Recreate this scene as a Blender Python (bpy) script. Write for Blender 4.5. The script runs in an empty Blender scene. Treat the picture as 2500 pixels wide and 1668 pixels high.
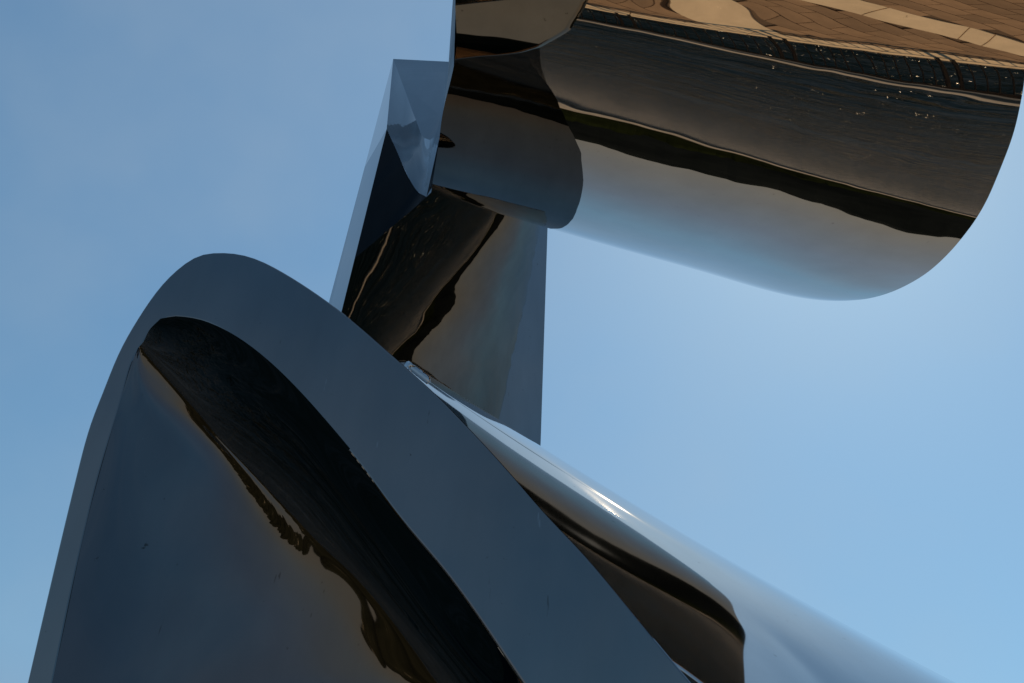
import bpy, bmesh, math, random
import numpy as np
from mathutils import Matrix, Vector

scene = bpy.context.scene
C = scene.collection
random.seed(7)
rng = np.random.default_rng(7)

# ------------------------------------------------------------------ camera
CAM_ROT = [[0.9979,-0.06484,-0.0],[-0.04637,-0.71365,-0.69897],[0.04532,0.6975,-0.71515]]
CAM_POS = np.array([0.0, 0.0, 1.6])
cd = bpy.data.cameras.new('camera')
cam = bpy.data.objects.new('camera', cd)
C.objects.link(cam)
cd.sensor_width = 36.0
cd.lens = 34.99
cd.clip_start = 0.05
cd.clip_end = 20000
M = Matrix([list(r) for r in CAM_ROT]).to_4x4()
M.translation = Vector(CAM_POS.tolist())
cam.matrix_world = M
scene.camera = cam

# ------------------------------------------------------------------ world, sun, exposure
SUN_EL, SUN_AZ = 56.5, 30.0            # azimuth from +Y towards +X
w = bpy.data.worlds.new('World')
scene.world = w
w.use_nodes = True
nt = w.node_tree
nt.nodes.clear()
wo = nt.nodes.new('ShaderNodeOutputWorld')
bg = nt.nodes.new('ShaderNodeBackground')
sky = nt.nodes.new('ShaderNodeTexSky')
sky.sky_type = 'NISHITA'
sky.sun_disc = False
sky.sun_elevation = math.radians(SUN_EL)
sky.sun_rotation = math.radians(SUN_AZ)
sky.altitude = 0
sky.air_density = 1.5
sky.dust_density = 0.32
sky.ozone_density = 3.0
bg.inputs['Strength'].default_value = 0.106
# a low band of warm haze lies round the whole horizon
tcw = nt.nodes.new('ShaderNodeTexCoord')
sep = nt.nodes.new('ShaderNodeSeparateXYZ')
nt.links.new(tcw.outputs['Generated'], sep.inputs[0])
hz = nt.nodes.new('ShaderNodeValToRGB')
e = hz.color_ramp.elements
e[0].position = 0.0; e[0].color = (0.52, 0.415, 0.41, 1)
e[1].position = 0.42; e[1].color = (0.80, 0.985, 0.955, 1)
q = e.new(0.15); q.color = (0.63, 0.495, 0.465, 1)
q = e.new(0.27); q.color = (0.74, 0.66, 0.64, 1)
q = e.new(0.37); q.color = (0.80, 0.90, 0.88, 1)
nt.links.new(sep.outputs['Z'], hz.inputs['Fac'])
mul = nt.nodes.new('ShaderNodeMix'); mul.data_type = 'RGBA'; mul.blend_type = 'MULTIPLY'
mul.inputs[0].default_value = 1.0
nt.links.new(sky.outputs[0], mul.inputs[6]); nt.links.new(hz.outputs[0], mul.inputs[7])
# thin, barely visible veil of high cloud
cn = nt.nodes.new('ShaderNodeTexNoise'); cn.inputs['Scale'].default_value = 2.6; cn.inputs['Detail'].default_value = 5.0; cn.inputs['Roughness'].default_value = 0.5
nt.links.new(tcw.outputs['Generated'], cn.inputs['Vector'])
cr = nt.nodes.new('ShaderNodeMapRange'); cr.inputs['From Min'].default_value = 0.42; cr.inputs['From Max'].default_value = 0.66; cr.inputs['To Min'].default_value = 0.0; cr.inputs['To Max'].default_value = 0.20
nt.links.new(cn.outputs['Fac'], cr.inputs['Value'])
cm = nt.nodes.new('ShaderNodeMix'); cm.data_type = 'RGBA'; cm.inputs[7].default_value = (4.2, 4.9, 5.4, 1)
nt.links.new(cr.outputs[0], cm.inputs[0]); nt.links.new(mul.outputs[2], cm.inputs[6])
nt.links.new(cm.outputs[2], bg.inputs['Color'])
nt.links.new(bg.outputs[0], wo.inputs['Surface'])

def dirv(az, el):
    az, el = math.radians(az), math.radians(el)
    return Vector((math.sin(az)*math.cos(el), math.cos(az)*math.cos(el), math.sin(el)))

sl = bpy.data.lights.new('sun', 'SUN')
sl.energy = 5.0
sl.angle = math.radians(0.5)
sl.color = (1.0, 0.77, 0.49)
sun = bpy.data.objects.new('sun', sl)
sun.rotation_euler = dirv(SUN_AZ, SUN_EL).to_track_quat('Z', 'Y').to_euler()
sun.location = (20, 40, 60)
C.objects.link(sun)

scene.view_settings.view_transform = 'Standard'
scene.view_settings.look = 'None'
scene.view_settings.exposure = 0.0
scene.view_settings.gamma = 1.0
scene.view_settings.use_curve_mapping = False

# ------------------------------------------------------------------ helpers
def tag(o, label=None, cat=None, group=None, kind=None):
    if label: o['label'] = label
    if cat: o['category'] = cat
    if group: o['group'] = group
    if kind: o['kind'] = kind
    return o

def empty(name, loc=(0, 0, 0)):
    o = bpy.data.objects.new(name, None)
    o.location = loc
    C.objects.link(o)
    return o

def mesh_obj(name, verts, faces, mat, parent=None, smooth=False):
    me = bpy.data.meshes.new(name)
    me.from_pydata([tuple(map(float, v)) for v in verts], [], [tuple(map(int, f)) for f in faces])
    me.update()
    if smooth:
        me.polygons.foreach_set('use_smooth', [True]*len(me.polygons))
    o = bpy.data.objects.new(name, me)
    C.objects.link(o)
    if mat: me.materials.append(mat)
    if parent: o.parent = parent
    return o

def box_data(x0, y0, z0, x1, y1, z1):
    v = [(x0, y0, z0), (x1, y0, z0), (x1, y1, z0), (x0, y1, z0), (x0, y0, z1), (x1, y0, z1), (x1, y1, z1), (x0, y1, z1)]
    f = [(0, 3, 2, 1), (4, 5, 6, 7), (0, 1, 5, 4), (1, 2, 6, 5), (2, 3, 7, 6), (3, 0, 4, 7)]
    return v, f

def box(name, a, b, mat, parent=None, bevel=0.0):
    v, f = box_data(*a, *b)
    o = mesh_obj(name, v, f, mat, parent)
    if bevel:
        m = o.modifiers.new('bevel', 'BEVEL'); m.width = bevel; m.segments = 2
    return o

def prism(name, poly, z0, z1, mat, parent=None, bevel=0.0):
    n = len(poly)
    v = [(x, y, z0) for x, y in poly] + [(x, y, z1) for x, y in poly]
    f = [tuple(range(n))[::-1], tuple(range(n, 2*n))] + [(i, (i+1) % n, n+(i+1) % n, n+i) for i in range(n)]
    o = mesh_obj(name, v, f, mat, parent)
    if bevel:
        m = o.modifiers.new('bevel', 'BEVEL'); m.width = bevel; m.segments = 2
    return o

def bspl(n, x, deg=3):
    k = np.r_[np.zeros(deg), np.linspace(0, 1, n-deg+1), np.ones(deg)]
    x = np.clip(x, 0, 1-1e-9)
    B = np.zeros((len(x), len(k)-1))
    for i in range(len(k)-1):
        B[:, i] = (x >= k[i]) & (x < k[i+1])
    for p in range(1, deg+1):
        N = np.zeros((len(x), len(k)-1-p))
        for i in range(len(k)-1-p):
            a = (x-k[i])/(k[i+p]-k[i]) if k[i+p] > k[i] else 0
            b = (k[i+p+1]-x)/(k[i+p+1]-k[i+1]) if k[i+p+1] > k[i+1] else 0
            N[:, i] = a*B[:, i]+b*B[:, i+1]
        B = N
    return B

def patch(ctrl, ns, nt_):
    c = np.array(ctrl)
    return np.einsum('ia,jb,abk->ijk', bspl(c.shape[0], np.linspace(0, 1, ns)), bspl(c.shape[1], np.linspace(0, 1, nt_)), c)

def grid_uv(o, n, m):
    uv = o.data.uv_layers.new(name='UVMap')
    vi_ = np.zeros(len(o.data.loops), dtype=np.int32); o.data.loops.foreach_get('vertex_index', vi_)
    co = np.stack([(vi_ // m)/(n-1), (vi_ % m)/(m-1)], -1).astype(np.float32)
    uv.data.foreach_set('uv', co.ravel())

def grid_faces(n, m, off=0, wrap=False):
    f = []
    for i in range(n-1):
        for j in range(m-1 if not wrap else m):
            j2 = (j+1) % m
            f.append((off+i*m+j, off+i*m+j2, off+(i+1)*m+j2, off+(i+1)*m+j))
    return f

# ------------------------------------------------------------------ materials
def new_mat(name):
    m = bpy.data.materials.new(name)
    m.use_nodes = True
    t = m.node_tree
    return m, t, t.nodes['Principled BSDF']

def node(t, typ, **kw):
    n = t.nodes.new(typ)
    for k, v in kw.items():
        if k in n.inputs: n.inputs[k].default_value = v
        else: setattr(n, k, v)
    return n

def ramp(t, stops):
    r = t.nodes.new('ShaderNodeValToRGB')
    e = r.color_ramp.elements
    while len(e) < len(stops): e.new(0.5)
    for q, (p, c) in zip(e, stops):
        q.position = p; q.color = c if len(c) == 4 else (*c, 1)
    return r

def steel(name, base, rough, wav, scratch):
    m, t, b = new_mat(name)
    L = t.links.new
    b.inputs['Metallic'].default_value = 1.0
    tc = node(t, 'ShaderNodeTexCoord')
    # long faint smears and fine speckle in the polish
    mp = node(t, 'ShaderNodeMapping'); mp.inputs['Scale'].default_value = (3.0, 3.0, 0.7)
    L(tc.outputs['Object'], mp.inputs['Vector'])
    n1 = node(t, 'ShaderNodeTexNoise', Scale=2.2, Detail=6.0, Roughness=0.6); L(mp.outputs[0], n1.inputs['Vector'])
    n2 = node(t, 'ShaderNodeTexNoise', Scale=34.0, Detail=4.0, Roughness=0.7); L(tc.outputs['Object'], n2.inputs['Vector'])
    r1 = ramp(t, [(0.30, tuple(0.86*c for c in base)), (0.7, base)]); L(n1.outputs['Fac'], r1.inputs['Fac'])
    r2 = ramp(t, [(0.0, (0.35, 0.33, 0.3)), (0.27, (0.35, 0.33, 0.3)), (0.31, (1, 1, 1)), (1, (1, 1, 1))]); L(n2.outputs['Fac'], r2.inputs['Fac'])
    mx = node(t, 'ShaderNodeMix', data_type='RGBA', blend_type='MULTIPLY'); mx.inputs[0].default_value = 0.8
    L(r1.outputs[0], mx.inputs[6]); L(r2.outputs[0], mx.inputs[7]); 
    mp2 = node(t, 'ShaderNodeMapping'); mp2.inputs['Scale'].default_value = (70, 70, 9); mp2.inputs['Rotation'].default_value = (0.25, 0.2, 0.3)
    L(tc.outputs['Object'], mp2.inputs['Vector'])
    n5 = node(t, 'ShaderNodeTexNoise', Scale=1.0, Detail=3.0, Roughness=0.6); L(mp2.outputs[0], n5.inputs['Vector'])
    r5 = ramp(t, [(0.0, (0.66, 0.64, 0.62)), (0.245, (0.66, 0.64, 0.62)), (0.275, (1, 1, 1)), (0.735, (1, 1, 1)), (0.76, (1.35, 1.35, 1.35)), (1, (1.35, 1.35, 1.35))]); L(n5.outputs['Fac'], r5.inputs['Fac'])
    mx2 = node(t, 'ShaderNodeMix', data_type='RGBA', blend_type='MULTIPLY'); mx2.inputs[0].default_value = 1.0
    L(mx.outputs[2], mx2.inputs[6]); L(r5.outputs[0], mx2.inputs[7]); L(mx2.outputs[2], b.inputs['Base Color'])
    rr = node(t, 'ShaderNodeMapRange'); rr.inputs['To Min'].default_value = rough*0.5; rr.inputs['To Max'].default_value = rough*1.6
    L(n1.outputs['Fac'], rr.inputs['Value']); L(rr.outputs[0], b.inputs['Roughness'])
    # slight panel waviness of the rolled sheet, and hairline scratches
    n3 = node(t, 'ShaderNodeTexNoise', Scale=3.0, Detail=2.0); L(tc.outputs['Object'], n3.inputs['Vector'])
    bu = node(t, 'ShaderNodeBump', Strength=1.0, Distance=wav); L(n3.outputs['Fac'], bu.inputs['Height'])
    L(bu.outputs[0], b.inputs['Normal'])
    return m

def simple(name, col, rough=0.8, metallic=0.0, noise=None, amt=0.3, bump=0.0, bscale=40):
    m, t, b = new_mat(name)
    b.inputs['Roughness'].default_value = rough
    b.inputs['Metallic'].default_value = metallic
    tc = node(t, 'ShaderNodeTexCoord')
    n = node(t, 'ShaderNodeTexNoise', Scale=noise or 5.0, Detail=8.0, Roughness=0.65)
    t.links.new(tc.outputs['Object'], n.inputs['Vector'])
    r = ramp(t, [(0.25, tuple(c*(1-amt) for c in col)), (0.75, tuple(min(1, c*(1+amt)) for c in col))])
    t.links.new(n.outputs['Fac'], r.inputs['Fac'])
    t.links.new(r.outputs[0], b.inputs['Base Color'])
    if bump:
        n2 = node(t, 'ShaderNodeTexNoise', Scale=bscale, Detail=6.0)
        t.links.new(tc.outputs['Object'], n2.inputs['Vector'])
        bu = node(t, 'ShaderNodeBump', Strength=0.6, Distance=bump)
        t.links.new(n2.outputs['Fac'], bu.inputs['Height'])
        t.links.new(bu.outputs[0], b.inputs['Normal'])
    return m

M_STEEL = steel('polished_steel', (0.20, 0.205, 0.212), 0.012, 0.0008, 0)
M_SATIN = steel('satin_steel', (0.48, 0.48, 0.485), 0.036, 0.0003, 0)
b = M_SATIN.node_tree.nodes['Principled BSDF']
b.inputs['Anisotropic'].default_value = 0.7
tg_ = M_SATIN.node_tree.nodes.new('ShaderNodeTangent'); tg_.direction_type = 'UV_MAP'; tg_.uv_map = 'UVMap'
M_SATIN.node_tree.links.new(tg_.outputs[0], b.inputs['Tangent'])
M_RING = steel('ring_steel', (0.20, 0.205, 0.212), 0.02, 0.011, 0)
for n_ in M_RING.node_tree.nodes:
    if n_.type == 'TEX_NOISE' and abs(n_.inputs['Scale'].default_value-3.0) < 1e-6: n_.inputs['Scale'].default_value = 0.9; n_.inputs['Detail'].default_value = 1.0
M_DRUM = steel('warm_polished_steel', (0.285, 0.262, 0.238), 0.012, 0.0008, 0)
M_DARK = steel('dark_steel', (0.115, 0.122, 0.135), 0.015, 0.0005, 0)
M_BRIGHT = steel('reflector_steel', (0.66, 0.575, 0.48), 0.012, 0.0005, 0)  # lighter warm base brightens what the added panels reflect
M_THROAT = steel('throat_steel', (0.30, 0.305, 0.31), 0.02, 0.0004, 0)
M_END_DARK = simple('end_dark_reflection', (0.010, 0.010, 0.011), 0.35, noise=6, amt=0.2)  # near-black paints a dark reflection onto the drum's left end plate
M_BLACK = steel('dark_reflection_steel', (0.09, 0.093, 0.098), 0.02, 0.0004, 0)  # darkened base puts a black reflection of the throat lip into the pillar

M_PALE = simple('pale_concrete', (0.85, 0.65, 0.42), 0.85, noise=3, amt=0.14, bump=0.002)
M_BROWN = [simple('brown_brick', (0.33*k, 0.205*k, 0.115*k), 0.85, noise=4, amt=0.2, bump=0.002) for k in (0.85, 1.0, 1.15)]
M_JOINT = simple('joint_mortar', (0.15, 0.098, 0.06), 0.95, noise=8, amt=0.25)
M_RAIL = simple('rail_paint', (0.03, 0.03, 0.032), 0.5, noise=6, amt=0.2)
M_WALL = simple('sea_wall', (0.10, 0.085, 0.07), 0.9, noise=1.2, amt=0.4, bump=0.02, bscale=4)
M_BOOM = simple('boom_concrete', (0.42, 0.36, 0.29), 0.8, noise=1.5, amt=0.25)

# ------------------------------------------------------------------ sculpture data
DRUM = [[[-0.38682,2.54014,5.06672],[-0.38014,2.49604,5.00875],[-0.37019,2.4303,4.92324],[-0.35811,2.34981,4.82698],[-0.34346,2.25165,4.71988],[-0.32858,2.1505,4.61825],[-0.31458,2.0533,4.52896],[-0.29982,1.95245,4.44325],[-0.28368,1.84603,4.35893],[-0.27,1.74799,4.28819],[-0.26002,1.65979,4.22905],[-0.24277,1.54917,4.15718],[-0.21442,1.41417,4.08051],[-0.19882,1.31838,4.02397],[-0.19398,1.25648,3.99265],[-0.19371,1.20633,3.96895],[-0.19499,1.1588,3.94772],[-0.19327,1.10133,3.92393],[-0.18869,1.0367,3.90013],[-0.18571,0.97875,3.87979],[-0.1833,0.92455,3.86338],[-0.18154,0.87392,3.84888],[-0.18054,0.8419,3.8409],[-0.18011,0.8264,3.83732]],[[-0.32445,2.57577,5.09131],[-0.31907,2.53301,5.03561],[-0.31073,2.46742,4.95096],[-0.29979,2.38381,4.85126],[-0.28623,2.28234,4.74067],[-0.27212,2.1779,4.63559],[-0.25848,2.0777,4.54319],[-0.24404,1.97431,4.45495],[-0.22833,1.86588,4.36876],[-0.21437,1.76592,4.29627],[-0.20312,1.67581,4.23548],[-0.1861,1.56407,4.16281],[-0.16044,1.4284,4.08544],[-0.14603,1.328,4.02684],[-0.14102,1.25937,3.992],[-0.14047,1.20458,3.96593],[-0.1419,1.15616,3.94448],[-0.14173,1.10545,3.92343],[-0.13945,1.05044,3.90317],[-0.13773,0.99403,3.88391],[-0.13601,0.93734,3.86614],[-0.13462,0.8819,3.85057],[-0.13377,0.84628,3.84171],[-0.13339,0.82895,3.83767]],[[-0.19473,2.64189,5.13247],[-0.19143,2.60003,5.07876],[-0.18608,2.53365,4.99428],[-0.1781,2.44525,4.88979],[-0.16739,2.33857,4.77419],[-0.15547,2.2289,4.66411],[-0.14315,2.12386,4.56714],[-0.12983,2.01636,4.47519],[-0.11536,1.90466,4.38628],[-0.10116,1.80127,4.3109],[-0.08762,1.70739,4.24712],[-0.07125,1.59389,4.17336],[-0.05119,1.45809,4.09549],[-0.03992,1.35046,4.03392],[-0.03568,1.27061,3.99324],[-0.03535,1.20774,3.96306],[-0.03717,1.15697,3.94087],[-0.03883,1.11583,3.92383],[-0.03944,1.07532,3.9088],[-0.0399,1.02103,3.89106],[-0.04002,0.96011,3.87119],[-0.04015,0.89692,3.854],[-0.0402,0.85556,3.84376],[-0.04024,0.83536,3.83899]],[[0.00963,2.73055,5.17389],[0.01006,2.68608,5.11791],[0.01085,2.61615,5.03066],[0.0136,2.52417,4.92399],[0.01923,2.41325,4.80581],[0.02709,2.29905,4.69289],[0.03675,2.1893,4.59286],[0.04785,2.07771,4.49849],[0.06006,1.96269,4.40787],[0.07417,1.8545,4.32937],[0.0905,1.754,4.26146],[0.10558,1.63844,4.18716],[0.11724,1.50569,4.11075],[0.12271,1.39223,4.04746],[0.12377,1.30074,4.00097],[0.12229,1.22814,3.9661],[0.1194,1.17215,3.94199],[0.11675,1.13592,3.92718],[0.11442,1.10529,3.91558],[0.11115,1.05155,3.89874],[0.10739,0.98642,3.87718],[0.1036,0.91651,3.85878],[0.10115,0.87034,3.84751],[0.09996,0.84776,3.84221]],[[0.22193,2.81628,5.20689],[0.21897,2.76719,5.14623],[0.21468,2.69246,5.05475],[0.21205,2.59864,4.94816],[0.21247,2.48552,4.82995],[0.21616,2.3686,4.71643],[0.223,2.25521,4.61481],[0.23178,2.14042,4.51926],[0.24168,2.02285,4.42804],[0.25533,1.90938,4.34642],[0.27351,1.80041,4.27354],[0.2869,1.68276,4.19907],[0.29073,1.55582,4.12589],[0.29027,1.44051,4.06301],[0.28713,1.34109,4.01288],[0.28293,1.26018,3.97431],[0.2782,1.19732,3.94758],[0.27473,1.15863,3.932],[0.27128,1.12849,3.92055],[0.26518,1.07324,3.90363],[0.25736,1.00578,3.88154],[0.24932,0.93317,3.86284],[0.24403,0.88524,3.85138],[0.24147,0.86179,3.84598]],[[0.44214,2.90077,5.23973],[0.43514,2.84722,5.1747],[0.42522,2.76794,5.07933],[0.41732,2.67297,4.97327],[0.41278,2.55895,4.85594],[0.41248,2.44039,4.74233],[0.41651,2.3237,4.63885],[0.42299,2.20599,4.54187],[0.43061,2.08624,4.45005],[0.44321,1.96667,4.36418],[0.46163,1.84705,4.2844],[0.47263,1.72696,4.20938],[0.46966,1.60794,4.14082],[0.46384,1.49356,4.07979],[0.45606,1.38844,4.0273],[0.44851,1.29975,3.98549],[0.44088,1.22842,3.95556],[0.43564,1.18193,3.93712],[0.43027,1.14568,3.92365],[0.42102,1.08757,3.90604],[0.40905,1.0193,3.88425],[0.39675,0.94696,3.86594],[0.38863,0.89951,3.85487],[0.38471,0.8763,3.84969]],[[0.67336,2.99873,5.28948],[0.66234,2.9435,5.22362],[0.64655,2.86108,5.12613],[0.63293,2.76248,5.01718],[0.62335,2.64614,4.89828],[0.61894,2.52433,4.78174],[0.61968,2.40209,4.67295],[0.6235,2.2797,4.57177],[0.62871,2.15674,4.47777],[0.63917,2.02884,4.38507],[0.65526,1.89495,4.29518],[0.6627,1.77115,4.21857],[0.65434,1.66161,4.15558],[0.64414,1.5497,4.09724],[0.6315,1.43953,4.04289],[0.61999,1.34267,3.99779],[0.60805,1.26136,3.96414],[0.59942,1.20379,3.94165],[0.59055,1.15783,3.92502],[0.57767,1.09629,3.90644],[0.56168,1.02828,3.88554],[0.54547,0.95806,3.86802],[0.53479,0.91245,3.85769],[0.52967,0.89015,3.85293]],[[0.91535,3.09793,5.33808],[0.90154,3.04572,5.27705],[0.88067,2.96409,5.1822],[0.86084,2.8616,5.06983],[0.84637,2.74374,4.94969],[0.83781,2.61898,4.82978],[0.83468,2.49035,4.71423],[0.83535,2.36238,4.60753],[0.83793,2.23551,4.51053],[0.84472,2.09701,4.40902],[0.85498,1.94497,4.30654],[0.85718,1.81574,4.22751],[0.845,1.71642,4.17041],[0.8315,1.60691,4.11466],[0.81354,1.49054,4.05803],[0.79715,1.38417,4.00903],[0.7792,1.29161,3.97139],[0.76537,1.22204,3.94462],[0.75132,1.16602,3.92483],[0.73441,1.10132,3.90536],[0.71458,1.03414,3.88561],[0.69494,0.96669,3.86905],[0.68207,0.92337,3.85958],[0.67594,0.9022,3.85529]],[[1.1499,3.15883,5.32644],[1.13584,3.11514,5.27668],[1.11302,3.04216,5.1939],[1.08951,2.94396,5.08806],[1.07335,2.83307,4.97667],[1.06341,2.71253,4.86192],[1.05819,2.58249,4.74622],[1.05704,2.45197,4.63869],[1.05795,2.32238,4.54166],[1.06012,2.17195,4.4326],[1.06119,1.99819,4.31843],[1.05645,1.86131,4.23755],[1.04191,1.77197,4.18562],[1.02566,1.66285,4.13111],[1.00111,1.53705,4.07074],[0.97838,1.41887,4.01679],[0.95252,1.31427,3.97525],[0.9321,1.23446,3.94504],[0.91189,1.17145,3.92324],[0.89075,1.10466,3.90332],[0.8672,1.03835,3.88467],[0.8445,0.97311,3.86902],[0.82969,0.93159,3.86032],[0.8227,0.91129,3.85643]],[[1.3543,3.12843,5.22224],[1.34376,3.09954,5.19015],[1.32498,3.04688,5.13174],[1.30498,2.96933,5.0497],[1.29462,2.88191,4.96344],[1.28995,2.7807,4.86822],[1.28771,2.66158,4.76406],[1.28839,2.53719,4.66376],[1.28982,2.40983,4.57119],[1.28678,2.24964,4.45666],[1.27493,2.05423,4.33219],[1.26106,1.90913,4.24981],[1.24533,1.82805,4.20172],[1.22599,1.71484,4.14609],[1.19222,1.57421,4.07958],[1.16083,1.44113,4.01915],[1.12503,1.32445,3.97406],[1.09767,1.23899,3.94219],[1.07173,1.17543,3.92063],[1.04661,1.10839,3.90107],[1.01918,1.04251,3.88312],[0.99344,0.9777,3.86812],[0.9767,0.93654,3.85993],[0.96884,0.91637,3.85629]],[[1.44766,3.00893,5.07742],[1.44239,2.99334,5.0602],[1.43222,2.96299,5.02665],[1.42336,2.91475,4.97574],[1.42575,2.8589,4.92062],[1.43289,2.78631,4.85147],[1.4396,2.68864,4.76592],[1.44665,2.57915,4.67781],[1.45149,2.46015,4.59189],[1.44551,2.29858,4.47502],[1.42308,2.09278,4.34399],[1.40173,1.94367,4.26019],[1.38554,1.86568,4.21341],[1.36285,1.74486,4.15491],[1.31993,1.58928,4.08209],[1.28047,1.44385,4.01597],[1.23677,1.31975,3.96889],[1.20566,1.2355,3.93768],[1.1776,1.17803,3.91851],[1.15036,1.1126,3.89995],[1.12,1.04634,3.882],[1.09187,0.97983,3.86715],[1.07353,0.93734,3.85904],[1.06494,0.91645,3.8554]],[[1.47635,2.92038,4.9862],[1.47436,2.91174,4.97671],[1.47017,2.8941,4.95727],[1.46992,2.86425,4.9258],[1.48188,2.82829,4.89008],[1.49815,2.77454,4.8377],[1.51232,2.69215,4.76476],[1.52492,2.5938,4.68498],[1.53298,2.48148,4.60339],[1.52628,2.32135,4.48553],[1.49863,2.11226,4.35099],[1.47341,1.96191,4.2661],[1.45687,1.88453,4.21961],[1.43181,1.7582,4.15902],[1.38314,1.59354,4.08234],[1.33888,1.4413,4.01293],[1.29097,1.31383,3.96497],[1.25859,1.23185,3.9347],[1.23034,1.17956,3.91744],[1.2023,1.11551,3.89963],[1.1703,1.04881,3.88152],[1.14076,0.98075,3.86666],[1.12145,0.93705,3.8585],[1.1124,0.91552,3.8548]]]
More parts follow.
